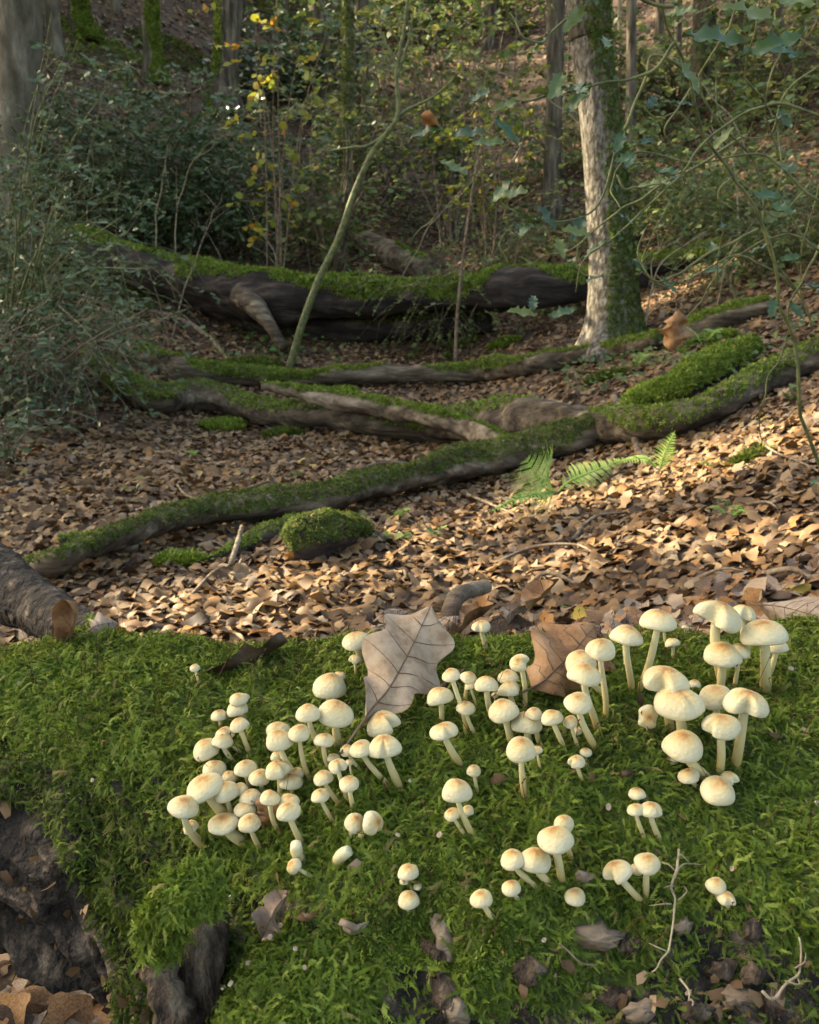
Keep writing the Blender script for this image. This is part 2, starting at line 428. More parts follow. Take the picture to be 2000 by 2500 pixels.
# ------------------------------------------------------------ the big fallen log the mushrooms grow on
LOG = thing('fallen_log', 'thick moss covered fallen log with pale mushrooms growing all over it', 'log', (0.05, .78, -.80))
LX = np.linspace(-1.25, 1.25, 440); NV = 260
lr = np.interp(LX, [-1.3, -.36, -.27, -.19, -.11, -.03, .12, 1.3], [.105, .112, .135, .185, .262, .312, .325, .33])
for _k in range(2): lr = np.convolve(np.pad(lr, 4, 'edge'), np.ones(9) / 9, 'valid')
CREST = np.radians(np.interp(LX, [-1.3, -.45, -.2, .2, .5, 1.3], [23.6, 23.4, 23.1, 22.6, 22.5, 22.5]))   # how far below eye level the crest lies
ca = CREST + np.arctan(lr / .88) ; cd = np.sqrt(.88 ** 2 + lr ** 2)
cy = cd * np.cos(ca); cz = -cd * np.sin(ca)
th = np.linspace(0, 2 * math.pi, NV, endpoint=False)
ex = 1 / (np.abs(np.cos(th)) ** 2.3 + np.abs(np.sin(th)) ** 2.3) ** (1 / 2.3)
Pn = np.stack([np.repeat(LX[:, None], NV, 1), np.cos(th)[None] * lr[:, None], np.sin(th)[None] * lr[:, None]], -1)
nzv = np.sin(th)[None] + 0 * lr[:, None]                 # how much the side faces up
disp = .016 * noise(Pn, 7, 1) + .010 * noise(Pn, 17, 2)
crag = 1 - sstep(.30, .62, nzv)                          # bare lower sides are craggy
ridge = 1 - np.abs(noise(Pn * np.array([.35, 1, 1]), 26, 4)) * 2
disp = disp + crag * (.010 * (1 - 2 * np.abs(noise(Pn * np.array([.6, 1, 1]), 62, 14))) + .016 * ridge + .014 * noise(Pn, 38, 6) + .022 * noise(Pn, 13, 8))
disp = disp + (1 - crag) * (.008 * noise(Pn, 38, 5) + .005 * noise(Pn, 75, 6))
rad = lr[:, None] * ex[None] + disp
VL = np.stack([Pn[..., 0], cy[:, None] + np.cos(th)[None] * rad, cz[:, None] + np.sin(th)[None] * rad], -1).reshape(-1, 3)
i_ = np.arange(len(LX) - 1)[:, None] * NV; j_ = np.arange(NV)[None]; j2_ = (j_ + 1) % NV
FL = np.stack([i_ + j_, i_ + NV + j_, i_ + NV + j2_, i_ + j2_], -1).reshape(-1, 4)
VLc = np.vstack([VL, [LX[0], cy[0], cz[0]], [LX[-1], cy[-1], cz[-1]]]); nb = len(VL)
capt = np.vstack([np.stack([np.full(NV, nb), j_[0], j2_[0]], -1), np.stack([np.full(NV, nb + 1), (len(LX) - 1) * NV + j2_[0], (len(LX) - 1) * NV + j_[0]], -1)])
bark = mk('bark', VLc, [FL, capt], M['bark_dark'], LOG)
bark.data.materials.append(M['moss_under'])
_c = VL[FL].mean(1); _o = np.sin(th)[(FL[:, 0] % NV)]
bark.data.polygons.foreach_set('material_index', np.concatenate([((_o > .36 + .25 * (1 - sstep(-.30, -.12, _c[:, 0])) * 0 + .08 * noise(_c, 12, 3)) & (1.3 * fbm(_c, 11, 77, 3) - .9 + 2.1 * sstep(.86, .50, _o) < .15)).astype(np.int32), np.zeros(len(capt), np.int32)]))
TL = tris_of(FL)
bvh = BVHTree.FromPolygons([tuple(v) for v in VL], [tuple(int(k) for k in t) for t in TL])

def on_log(px, py):
    d = ray(px, py); d = d / np.linalg.norm(d)
    h, n, i, dist = bvh.ray_cast(Vector((0, 0, 0)), Vector(d.tolist()))
    if h is None: return None, None
    n = np.array(n); n = n if n.dot(-d) > 0 else -n
    return np.array(h), n

# where bark has broken through the moss on the lower front
PLATES = [(1445, 2285, 120, 40, -.05), (1530, 2300, 60, 34, .2), (1290, 2370, 60, 46, .5), (1085, 2285, 100, 34, -.9), (1060, 2330, 60, 22, -1.1), (1085, 2430, 46, 80, .6),
        (1115, 2470, 40, 60, .7), (1270, 2470, 44, 24, -.6), (1500, 2440, 90, 40, -.3), (1560, 2470, 60, 30, .2), (1760, 2370, 60, 34, .3), (1840, 2380, 50, 40, .9), (1800, 2430, 80, 30, -.1), (1880, 2450, 40, 60, .2), (1700, 2470, 70, 34, 0),
        (1660, 2260, 40, 26, .3), (1830, 2270, 34, 44, .1)]
# moss coat
down = np.array([0.15, -.5, -.35])
_f = VL[FL].mean(1); _u = np.sin(th)[FL[:, 0] % NV]; _b = np.cos(th)[FL[:, 0] % NV]
PM, NM = sample_surface(VL, FL[(np.abs(_f[:, 0]) < .62) & (_u > -.25) & (_b < .6)], 400000)
ctr = np.stack([PM[:, 0], np.interp(PM[:, 0], LX, cy), np.interp(PM[:, 0], LX, cz)], -1)
O = nrm((PM - ctr) * np.array([0, 1, 1])); NM = np.where(((NM * O).sum(-1) < 0)[:, None], -NM, NM)
up = O[:, 2]; side = sstep(-.30, -.12, PM[:, 0])         # the thin end is bare lower down
bare = 1.3 * fbm(PM, 11, 77, 3)
lim = .36 - .10 * side - .42 * np.exp(-((PM[:, 0] + .17) / .07) ** 2) + .10 * noise(PM, 9, 31) - .05 * noise(PM, 30, 33)
patch = np.where((up < .86) & (PM[:, 0] > -.09), bare - .9 + 2.1 * sstep(.86, .50, up), -1)
keep = (up > lim) & (patch < .12 + 1.1 * (rng.random(len(PM)) < .3)) & (np.abs(PM[:, 0]) < .62) & ((O[:, 1] < .55))
for (px, py, w, h, rot) in PLATES:
    q, _n = on_log(px, py)
    if q is not None: keep &= np.linalg.norm(PM - q, axis=1) > (w + h) * .25 / FPX * .62 * (1 + .5 * noise(PM, 60, 7))
keep &= rng.random(len(PM)) < .55 + .45 * sstep(-.3, .4, noise(PM, 18, 41))
PM, NM, up = PM[keep], NM[keep], up[keep]
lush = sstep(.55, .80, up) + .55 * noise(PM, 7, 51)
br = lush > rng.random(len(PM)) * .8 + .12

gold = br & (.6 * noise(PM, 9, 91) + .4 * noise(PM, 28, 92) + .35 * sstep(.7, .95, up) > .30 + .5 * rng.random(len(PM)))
br &= ~gold
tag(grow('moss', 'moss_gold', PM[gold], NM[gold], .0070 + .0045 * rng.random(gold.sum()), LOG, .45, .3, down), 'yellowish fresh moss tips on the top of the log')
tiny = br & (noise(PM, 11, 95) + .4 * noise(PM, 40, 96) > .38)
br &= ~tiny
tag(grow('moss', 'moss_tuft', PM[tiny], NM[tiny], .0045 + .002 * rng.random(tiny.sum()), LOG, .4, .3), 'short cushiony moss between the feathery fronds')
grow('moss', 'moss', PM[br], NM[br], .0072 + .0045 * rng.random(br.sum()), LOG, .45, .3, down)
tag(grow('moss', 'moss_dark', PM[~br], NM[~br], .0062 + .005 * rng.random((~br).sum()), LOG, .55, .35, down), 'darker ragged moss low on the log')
print('moss fronds', len(PM))
# capsule stalks standing in the moss
sel = rng.choice(np.flatnonzero(up > .7), 260 * 2); P0 = PM[sel]; hs = noise(P0, 6, 61) > -.05; P0 = P0[hs]; N0 = NM[sel][hs]
bag = Bag()
for p, n in zip(P0, N0):
    d = nrm(n * .4 + [rng.normal() * .25, rng.normal() * .2 - .1, 1]); L = rng.uniform(.016, .032); b = rng.normal(size=3) * .003
    C = np.array([p, p + d * L * .5 + b, p + d * L + b * 2]); v, f, t = tube(C, [.00028, .00025, .0002], 3, False); bag.add(v, f)
    v, f, t = tube(np.array([C[2], C[2] + nrm(d + [.5, 0, -.2]) * .0022]), [.0006, .0003], 4); bag.add(v, f)
tag(bag.out('moss_stalks', M['hair'], LOG), kind='stuff')

# stub of a broken limb low on the log, its moss cap and the rolled bark lip beside it
pS, nS = on_log(735, 2520)
aS = nrm(nS * 1.0 + np.array([-.05, 0, -.10]))
sc = np.array([pS + aS * .072, pS + aS * .060, pS + aS * .035, pS - aS * .02, pS - aS * .07])
sr = np.array([.016, .036, .048, .053, .058])
Cs = spline(sc, 26); Rs = np.interp(np.linspace(0, 1, 26), np.linspace(0, 1, 5), sr)
VS, FS, _ = tube(Cs, Rs, 48, True, .10, 18, 5)
stub = mk('branch_stub', VS, FS, M['bark_dark'], LOG)
PS, NS = sample_surface(VS, FS, 40000)
cs_c = Cs[np.argmin(((PS[:, None, 1] - Cs[None, :, 1]) ** 2 + (PS[:, None, 0] - Cs[None, :, 0]) ** 2) * 1, axis=1)]
OS = nrm(PS - cs_c); NS = np.where(((NS * OS).sum(-1) < 0)[:, None], -NS, NS)
k_ = (NS[:, 2] > -.15 + .25 * noise(PS, 25, 3)); PS, NS = PS[k_], NS[k_]
grow('moss', 'moss', PS, NS, .008 + .003 * rng.random(len(PS)), stub, .45, .3, down)
YS = pS[1]
lip = spline([at(520, 2170, YS + .02), at(450, 2195, YS + .01), at(400, 2270, YS + .01), at(392, 2360, YS + .01), at(415, 2450, YS), at(470, 2560, YS)], 90)
lr_ = .0115 * (1 + .18 * np.sin(np.linspace(0, 58, 90)) * sstep(.25, .5, np.linspace(0, 1, 90)) * .6) * (1 + .10 * noise(lip, 60, 3))
VB, FB, _ = tube(lip, lr_, 26, True, .20, 50, 9)
bl = mk('bark_lip', VB, FB, M['wood_brown'], LOG)
tag(bl, 'pale wrinkled roll of bark curling beside the mossy stub')
PB, NB = sample_surface(VB, [FB[0]], 12000); NB = np.where((NB[:, 2] < -.2)[:, None], -NB, NB)
k_ = (PB[:, 2] > at(400, 2270, YS + .01)[2] - .012 + .012 * noise(PB, 40, 5)) & (NB[:, 2] > -.1)
grow('moss', 'moss', PB[k_], NB[k_], .008 + .003 * rng.random(k_.sum()), bl, .5, .3, down)
# sheet of bare grey wood between lip and stub
wp = spline([at(510, 2220, YS + .05), at(490, 2330, YS + .03), at(482, 2430, YS + .02), at(500, 2580, YS + .01)], 40)
wp = wp + np.stack([noise(wp, 40, 3), noise(wp, 40, 4), 0 * wp[:, 0]], -1) * .004
VW, FW, _ = tube(wp,   .014 * (1 + .1 * noise(wp, 50, 2)), 30, True, .30, 40, 12)
mk('bare_wood', VW, FW, M['wood_brown'], LOG)
# bark plates breaking loose on the bare lower front
def plate(px, py, w, h, rot, parent, m, seed):
    p, n = on_log(px, py)
    if p is None: return
    r = np.random.default_rng(seed); k = 13
    a = np.linspace(0, 2 * math.pi, k, endpoint=False) + r.uniform(-.15, .15, k); rr = r.uniform(.6, 1.25, k)
    sc_ = p[1] / FPX * 1.5
    x = np.cos(a) * rr * w * .5 * sc_; y = np.sin(a) * rr * h * .5 * sc_
    X = nrm(np.array([math.cos(rot), 0, math.sin(rot)]) - n * (n[0] * math.cos(rot) + n[2] * math.sin(rot))); Yv = np.cross(n, X)
    top = p + n * .005 + X * x[:, None] + Yv * y[:, None] + n * r.uniform(-.002, .003, k)[:, None]
    bot = p - n * .006 + X * x[:, None] * 1.1 + Yv * y[:, None] * 1.1
    c = p + n * .0065
    V = np.vstack([top, bot, c[None]]); q = np.arange(k); q2 = (q + 1) % k
    mk('bark_plate', V, [np.stack([q + k, q2 + k, q2, q], -1), np.stack([np.full(k, 2 * k), q, q2], -1)], m, parent, smooth=False)
for i, (px, py, w, h, rot) in enumerate(PLATES):
    plate(px, py, w, h, rot, LOG, M['wood_brown'] if i % 3 else M['wood_grey'], i)

# crumbs of bark, old leaf and rotten wood caught in the thin lower moss
PC, NC = sample_surface(VL, FL[(np.abs(_f[:, 0]) < .62) & (_u > -.3) & (_b < .3)], 16000)
kc = (sstep(.95, .6, np.interp(PC[:, 2], [-.75, -.30], [.3, 1.0])) + .5 * noise(PC, 12, 5) > .45 - 2 * (rng.random(len(PC)) < .035)) & ((PC[:, 0] > -.2) | (rng.random(len(PC)) < .12))
PC, NC = PC[kc], NC[kc]; NC = np.where((NC[:, 1] > .3)[:, None], -NC, NC)
cr_v = np.array([[-.5, -.2, 0], [-.1, -.32, .08], [.5, -.1, 0], [.42, .25, .1], [-.2, .3, .05], [0, 0, .16]]); cr_f = np.array([[0, 1, 5], [1, 2, 5], [2, 3, 5], [3, 4, 5], [4, 0, 5]])
v, f = stamp((cr_v, cr_f), PC + NC * .004, basis(NC + rng.normal(size=NC.shape) * .5), rng.uniform(.004, .016, len(PC)) * rng.random(len(PC)) ** .7)
tag(mk('bark_crumbs', v, f, M['litter'], LOG, {'tint': np.repeat(np.clip(rng.beta(1.6, 2.6, len(PC)), 0, 1), 6)}, smooth=False), kind='stuff')
# ------------------------------------------------------------ mushrooms
def cap_mesh(a, c, seed, notch=None, crease=None, seg=40, flat=1.0):
    r = np.random.default_rng(seed)
    ph = np.linspace(0, 2 * math.pi, seg, endpoint=False)
    thv = np.concatenate([np.linspace(0, math.radians(108), 15)])
    rows = []
    for t in thv:
        rr = math.sin(min(t, math.pi / 2)) ** .92 if t < math.pi / 2 else 1 - .09 * ((t - math.pi / 2) / .314) ** 1.6
        z = math.cos(t) if t < math.pi / 2 else -.16 * math.sin((t - math.pi / 2) / .314 * math.pi / 2)
        z = z * (1 + .04 * math.exp(-(t / .25) ** 2))
        rows.append((rr, z, t / thv[-1]))
    for rr, z in ((.78, -.04), (.5, .06), (.2, .12), (.0, .14)): rows.append((rr, z, 1.2))
    V = []; A = []
    p1, p2, p3 = r.uniform(0, 6.28, 3); e1, e2, e3 = r.uniform(.02, .05), r.uniform(.01, .04), r.uniform(.01, .025)
    lean = r.uniform(-.05, .05, 2)
    for rr, z, t in rows:
        wob = 1 + rr * (e1 * np.sin(ph * 2 + p1) + e2 * np.sin(ph * 3 + p2) + e3 * np.sin(ph * 5 + p3))
        R = a * rr * wob; Z = c * z + a * rr * (.05 * np.sin(ph * 2 + p2) + .03 * np.sin(ph * 3 + p1)) + 0 * ph
        for (n0, dep, wid) in (notch or []):
            dd = (ph - n0 + math.pi) % (2 * math.pi) - math.pi
            g = np.exp(-(dd / wid) ** 4); R = R * (1 - dep * g * rr ** 1.3); Z = Z - c * .30 * g * rr ** 2 * (dep if z > -.05 else .3)
            sh = np.exp(-((np.abs(dd) - wid * 1.3) / (wid * .6)) ** 2); Z = Z + c * .10 * sh * rr
        if crease is not None:
            dd = (ph - crease + math.pi) % (2 * math.pi) - math.pi
            g = np.exp(-(dd / .16) ** 2) * math.exp(-((rr - .75) / .5) ** 2); R = R * (1 - .10 * g); Z = Z - c * .16 * g
        x = R * np.cos(ph) + lean[0] * Z; y = R * np.sin(ph) + lean[1] * Z
        V.append(np.stack([x, y, Z], -1)); A.append(np.full(seg, t) + (0 if rr > 0 else 0))
    V = np.vstack(V); A = np.concatenate(A); n = len(rows)
    i = np.arange(n - 1)[:, None] * seg; j = np.arange(seg)[None]; j2 = (j + 1) % seg
    Q = np.stack([i + j, i + seg + j, i + seg + j2, i + j2], -1).reshape(-1, 4)
    return V, Q, A, 14 * seg

IMG_R = np.array([1.0, 0, 0])
def mushroom(px, py, w, bx, by, label, group, seed, aspect=None, notch=None, crease=None, tilt=None, stem=1.0, fallen=False, lift=0.0):
    r = np.random.default_rng(seed * 7 + 3)
    B, n = on_log(bx, by)
    if B is None:
        B = at(bx, by, .80); n = np.array([0, -.2, 1.0])
    # the cap stands over the base: same depth, leaning out a little where the log falls away
    d = ray(px, py); d = d / d[1]
    hgt = max((by - py), 10) / FPX * B[1]
    Y = B[1] - hgt * (.12 + .25 * max(0, -n[1] - .35)) - lift
    Cc = d * Y
    a = w * .5 / FPX * math.sqrt((d ** 2).sum()) * Y * .985
    c = a * (aspect if aspect else r.uniform(.72, .92))
    if tilt is None:
        ax = nrm(np.array([r.normal() * .11 + (px - bx) / max(60., by - py) * .25, -.06 + r.normal() * .08, 1.0]))
    else: ax = nrm(np.array(tilt, float))
    V, Q, A, under = cap_mesh(a, c, seed, [(math.radians(q[0]), q[1], q[2]) for q in notch] if notch else None, math.radians(crease) if crease is not None else None)
    Mx = basis(ax[None], np.array([[1.0, 0, 0]]))[0]
    W = V @ Mx.T + Cc - ax * c * .30
    t = thing('mushroom', label, 'mushroom', B, group)
    capo = mk('cap', W, Q[:under], M['cap'], t, {'rad': A})
    gv = W; mk('gills', gv, Q[under - 40:], M['gill'], capo)
    top = Cc - ax * c * .26
    L = np.linalg.norm(top - B)
    sr = a * (.235 if w < 60 else .215) * stem * r.uniform(.9, 1.1)
    b0 = B - n * .006
    out = nrm(n * .8 + np.array([(bx - px) * 0.0, -.25, .25]))
    p1 = b0 + (out * .30 + nrm(top - b0) * .12) * L * .8
    p2 = top - ax * L * .36
    u = np.linspace(0, 1, 16)[:, None]
    C = (1 - u) ** 3 * b0 + 3 * (1 - u) ** 2 * u * p1 + 3 * (1 - u) * u ** 2 * p2 + u ** 3 * (top + ax * c * .2)
    u1 = u[:, 0]; R = sr * (1.16 - .25 * u1 + .10 * np.exp(-(u1 / .12) ** 2)) * (1 + .04 * np.sin(u1 * 9 + seed))
    v, f, tt = tube(C, R, 14, True, .05, 60, seed)
    mk('stem', v, f, M['stem'], t, {'rad': tt})
    return t

def zA(x, y): return 380 + x * .40580, 1480 + y * .40580
def zB(x, y): return 1000 + x * .28986, 1440 + y * .28986
def zC(x, y): return 1450 + x * .31884, 1440 + y * .31884
def zD(x, y): return 900 + x * .57971, 1940 + y * .57971
SC = {'A': (zA, .4058), 'B': (zB, .28986), 'C': (zC, .31884), 'D': (zD, .57971)}
G1 = 'crowded mushrooms round the small torn brown leaf'
G2 = 'mushrooms beside the pale oak leaf'
G3 = 'mushrooms between the pale oak leaf and the brown folded leaf'
G4 = 'clump of the largest mushrooms'
G5 = 'low scattered mushrooms near the bare bark'
MUSH = [
 # set, cap x, cap y, cap width, base x, base y, group, options (angles: 0 right, 90 away, 180 left, 270 towards the camera)
 ('A', 235, 370, 62, 265, 470, 'lone tiny cream mushroom beside the dark upturned leaf', {}),
 ('A', 535, 545, 60, 560, 640, G1, {}), ('A', 500, 556, 108, 545, 690, G1, {}), ('A', 492, 615, 125, 540, 700, G1, {}),
 ('A', 380, 655, 95, 410, 735, G1, {}), ('A', 503, 710, 115, 575, 885, G1, {}),
 ('A', 415, 768, 115, 520, 890, G1, dict(notch=[(-35, .3, .4)])), ('A', 402, 808, 122, 490, 945, G1, {}),
 ('A', 303, 855, 155, 370, 955, G1, {}), ('A', 352, 975, 135, 385, 1060, G1, {}), ('A', 445, 1025, 95, 455, 1120, G1, {}),
 ('A', 540, 972, 135, 570, 1110, G1, {}), ('A', 625, 1025, 128, 645, 1140, G1, {}),
 ('A', 295, 1080, 220, 440, 1290, 'broad wavy capped mushroom leaning over the crowded cluster', dict(tilt=(-.22, -.12, 1), aspect=.62, stem=1.1)),
 ('A', 170, 1200, 180, 290, 1475, 'mushroom with buff cap and long slanting stem at the edge of the crowded cluster', dict(aspect=.62)),
 ('A', 210, 1325, 92, 285, 1430, G1, {}), ('A', 420, 1110, 150, 470, 1290, G1, {}), ('A', 505, 1100, 100, 540, 1220, G1, {}),
 ('A', 565, 1145, 130, 600, 1270, G1, {}), ('A', 690, 1150, 115, 735, 1390, G1, {}), ('A', 540, 1215, 128, 585, 1340, G1, {}),
 ('A', 408, 1300, 185, 550, 1430, 'flat wavy capped mushroom with a thick leaning stem in the crowded cluster', dict(aspect=.48, stem=1.6, tilt=(-.12, -.05, 1))),
 ('A', 565, 1300, 132, 622, 1475, G1, {}), ('A', 803, 1168, 122, 835, 1310, G1, {}), ('A', 797, 1230, 142, 880, 1440, G1, {}),
 ('A', 735, 740, 145, 765, 870, G1, {}), ('A', 745, 800, 165, 900, 1090, G1, {}), ('A', 863, 760, 130, 925, 1070, G1, {}),
 ('A', 730, 900, 75, 765, 1010, G1, {}), ('A', 735, 980, 148, 755, 1140, G1, dict(notch=[(-30, .28, .35)])),
 ('A', 845, 1005, 95, 890, 1110, G1, {}), ('A', 817, 1050, 130, 828, 1150, G1, {}),
 ('A', 918, 640, 148, 1000, 885, G2, {}), ('A', 1013, 803, 120, 1030, 990, G2, {}),
 ('A', 1085, 640, 212, 1105, 855, 'large domed mushroom pressed against the side of the pale oak leaf', {}),
 ('A', 1105, 420, 80, 1100, 500, G2, {}), ('A', 1048, 475, 210, 1055, 640, 'large mushroom with orange centre standing just above the domed one by the pale leaf', {}),
 ('A', 1205, 205, 180, 1250, 350, 'mushroom on the crest beside the pale oak leaf', {}),
 ('A', 1198, 318, 75, 1205, 425, 'tiny notched mushroom below the crest beside the pale leaf', dict(notch=[(215, .5, .4)])),
 ('A', 1008, 1030, 118, 1110, 1200, G2, {}), ('A', 990, 1137, 108, 1075, 1300, G2, {}), ('A', 1165, 1063, 122, 1180, 1240, G2, {}),
 ('A', 1095, 958, 115, 1155, 1185, 'mushroom with a cap split open to the stem beside the leaf stalk', dict(notch=[(-60, .6, .3)])),
 ('A', 1070, 910, 75, 1105, 980, G2, {}), ('A', 1150, 865, 85, 1270, 1000, G2, {}), ('A', 1165, 938, 50, 1190, 1060, G2, {}),
 ('A', 1235, 855, 140, 1430, 1095, 'mushroom on a long bowed stem under the pale leaf', {}),
 ('A', 1378, 840, 198, 1475, 1100, 'large heart shaped mushroom cap with a cleft rim under the pale leaf', dict(notch=[(-88, .22, .22)], crease=-88)),
 ('A', 1368, 702, 205, 1410, 860, 'mushroom with a deep gap torn in its cap lying over the pale leaf', dict(notch=[(-35, .62, .25)])),
 ('A', 1200, 1300, 122, 1130, 1430, 'mushroom with a shrivelled stem tipped beside its twin', dict(tilt=(.3, -.35, 1), aspect=.95)),
 ('A', 1312, 1303, 138, 1195, 1425, 'toppled mushroom showing the buff centre of its cap', dict(tilt=(.9, -.7, .7), aspect=.8, notch=[(-60, .2, .3)])),
 ('A', 830, 1562, 92, 945, 1645, 'small mushroom lying on its side on the moss', dict(tilt=(-.5, -.3, .7), aspect=.9)),
 ('A', 1520, 1595, 120, 1530, 1700, G5, dict(notch=[(60, .2, .3)])), ('A', 1497, 1650, 56, 1510, 1700, G5, {}), ('A', 1573, 1685, 54, 1590, 1740, G5, {}),
 ('B', 602, 305, 170, 645, 510, 'small notched mushroom alone on the crest near the curled leaves', dict(notch=[(-110, .3, .3)], aspect=.7)),
 ('B', 1392, 375, 225, 1365, 520, 'pale mushroom standing over the tip of the brown folded leaf', dict(aspect=.66)),
 ('B', 925, 610, 175, 980, 1010, 'mushroom with a cap tipped sideways on a tall stem by the brown leaf', dict(tilt=(-.35, -.45, .8), notch=[(-20, .4, .45)])),
 ('B', 830, 730, 180, 860, 880, G3, {}), ('B', 720, 885, 60, 735, 960, G3, {}),
 ('B', 840, 835, 190, 890, 1000, 'mushroom with a creased cap bitten away on one side', dict(notch=[(-15, .45, .35)], crease=60)),
 ('B', 350, 715, 160, 500, 1210, 'mushroom with drooping cap pressed against its neighbour', dict(tilt=(-.25, -.1, 1))),
 ('B', 500, 740, 150, 465, 960, G3, dict(tilt=(.3, -.1, 1))), ('B', 510, 805, 90, 585, 1000, G3, {}),
 ('B', 255, 890, 225, 275, 1130, 'mushroom nearest the edge of the pale oak leaf in the middle group', {}), ('B', 652, 795, 205, 695, 1090, G3, {}),
 ('B', 473, 990, 160, 590, 1260, G3, {}), ('B', 1050, 1040, 145, 1080, 1300, G3, {}), ('B', 790, 1010, 262, 855, 1290, G3, {}),
 ('B', 987, 1115, 250, 1010, 1290, G3, {}), ('B', 1200, 1070, 178, 1330, 1340, G3, {}),
 ('B', 285, 1185, 245, 450, 1490, 'mushroom with a cleft cap on a stem curving like a hook', dict(notch=[(-65, .32, .26)], aspect=.66)),
 ('B', 1075, 1345, 90, 1095, 1530, G3, {}), ('B', 943, 1335, 250, 960, 1750, 'mushroom with buff cap on the straightest longest stem of the middle group', {}),
 ('B', 1415, 1185, 75, 1425, 1260, G3, {}), ('B', 1355, 1110, 130, 1440, 1340, G3, {}),
 ('B', 1440, 600, 265, 1700, 930, G3, {}), ('B', 1475, 705, 275, 1600, 1185, G3, {}), ('B', 1610, 495, 250, 1665, 1100, G3, dict(notch=[(215, .12, .3)])),
 ('B', 1420, 945, 238, 1575, 1355, G3, {}), ('B', 1485, 1365, 98, 1510, 1450, G3, {}),
 ('B', 1405, 1445, 145, 1485, 1640, 'small mushroom with a gap in its cap on a thin brown stem', dict(notch=[(200, .55, .35)])),
 ('B', 540, 1520, 115, 585, 1725, 'small conical mushroom with a tan top standing alone', dict(aspect=1.05)),
 ('B', 490, 1855, 105, 465, 1960, G5, {}), ('B', 403, 1685, 245, 560, 2100, 'broad mushroom with a tan centre whose slanting stem passes two small caps', {}), ('B', 355, 1885, 135, 515, 2095, G5, {}),
 ('C', 535, 290, 100, 570, 480, G4, {}), ('C', 603, 402, 108, 605, 540, 'tiny round capped mushroom behind the tall pair', {}),
 ('C', 255, 345, 248, 305, 790, 'tall mushroom of a pair joined at the foot, upright stem', dict(aspect=.7)),
 ('C', 495, 230, 262, 345, 790, 'tall mushroom of a pair joined at the foot, leaning stem', dict(aspect=.72, tilt=(.05, -.05, 1))),
 ('C', 1150, 175, 180, 1195, 540, 'mushroom with a ragged cap behind the broadest crest cap', dict(notch=[(-100, .35, .35)], tilt=(.15, 0, 1))),
 ('C', 960, 190, 350, 985, 700, 'broad mushroom with a cap torn into a hook shape above the litter', dict(notch=[(225, .60, .5)], tilt=(.28, -.05, 1), aspect=.75)),
 ('C', 1400, 430, 160, 1330, 660, 'small mushroom tucked under the large cap on a shared foot', {}),
 ('C', 1303, 325, 320, 1310, 780, 'largest smooth domed mushroom on the crest', dict(aspect=.66)),
 ('C', 1120, 465, 150, 1075, 770, G4, {}), ('C', 990, 490, 275, 970, 790, G4, dict(aspect=.66)),
 ('C', 550, 690, 345, 590, 1090, 'very large mushroom with a cap split wide below like an arch', dict(notch=[(238, .66, .42)], aspect=.72)),
 ('C', 770, 718, 95, 775, 790, 'tiny white mushroom beside the very large caps', {}),
 ('C', 650, 850, 352, 700, 1180, 'largest mushroom of all with a yellow crease in its cap', dict(crease=-60, aspect=.74)),
 ('C', 415, 975, 170, 440, 1080, 'lumpy mushroom lying with the top of its cap facing out', dict(tilt=(-.1, -1.2, .5), aspect=.6, notch=[(180, .25, .5), (-20, .2, .4)])),
 ('C', 935, 810, 245, 960, 1120, G4, {}),
 ('C', 1170, 860, 310, 1085, 1365, 'big mushroom with a curled split cap on a thick leaning stem', dict(notch=[(250, .58, .36)], aspect=.72, tilt=(.1, -.1, 1))),
 ('C', 975, 1035, 260, 975, 1410, 'mushroom with a pointed tan centre and one drooping flap', dict(notch=[(205, .35, .28)])),
 ('C', 600, 1300, 90, 680, 1340, G4, {}), ('C', 682, 1185, 292, 870, 1440, 'large mushroom bending out on a curved stem beside the snapped dark twig', dict(aspect=.8, tilt=(-.1, -.15, 1))),
 ('C', 725, 1420, 155, 840, 1510, G4, {}), ('C', 1040, 1440, 130, 1010, 1500, G4, dict(notch=[(-60, .35, .35)])),
 ('C', 955, 1530, 248, 925, 1660, 'lowest mushroom of the large clump with a short stem', dict(aspect=.8, tilt=(.08, -.22, 1))),
 ('C', 705, 290, 58, 705, 335, 'tiny round white mushroom button on the crest moss', {}),
 ('C', 333, 1557, 128, 345, 1640, 'topmost of three small mushrooms growing together', {}), ('C', 318, 1680, 120, 405, 1915, 'left facing one of three small mushrooms growing together', {}),
 ('C', 437, 1680, 165, 525, 1930, 'mushroom with notched rim among three small ones', dict(notch=[(-55, .2, .25)])),
 ('D', 822, 120, 78, 850, 280, 'narrow mushroom behind the tallest of the curved stemmed group', dict(aspect=1.2)), ('D', 785, 183, 152, 820, 365, 'tallest mushroom of the group with J curved stems', {}),
 ('D', 607, 270, 102, 745, 402, 'outer mushroom of the group with J curved stems', {}), ('D', 702, 273, 126, 800, 402, 'tan capped mushroom in the middle of the group with J curved stems', {}),
 ('D', 600, 390, 78, 670, 465, 'small mushroom with a dark scratch near the curved stems', {}), ('D', 870, 428, 82, 885, 455, 'stemless looking small cap beside the withered grey leaf', {}),
 ('D', 475, 435, 90, 540, 535, 'lone small mushroom with a hooked stem above the bare bark', {}),
 ('D', 1130, 312, 55, 1150, 350, G5, {}), ('D', 1045, 320, 120, 1160, 455, 'mushroom with a bite shaped gap and a bowed stem', dict(notch=[(222, .5, .4)])), ('D', 1173, 285, 103, 1168, 440, 'smooth round mushroom beside the gap capped one', {}),
 ('D', 1463, 380, 77, 1475, 440, 'upper of two small mushrooms by the pale rootlets', {}), ('D', 1510, 437, 70, 1520, 490, 'lower of two small mushrooms by the pale rootlets', dict(notch=[(-90, .3, .4)])),
 ('D', 170, 440, 85, 168, 520, G5, {}),
]
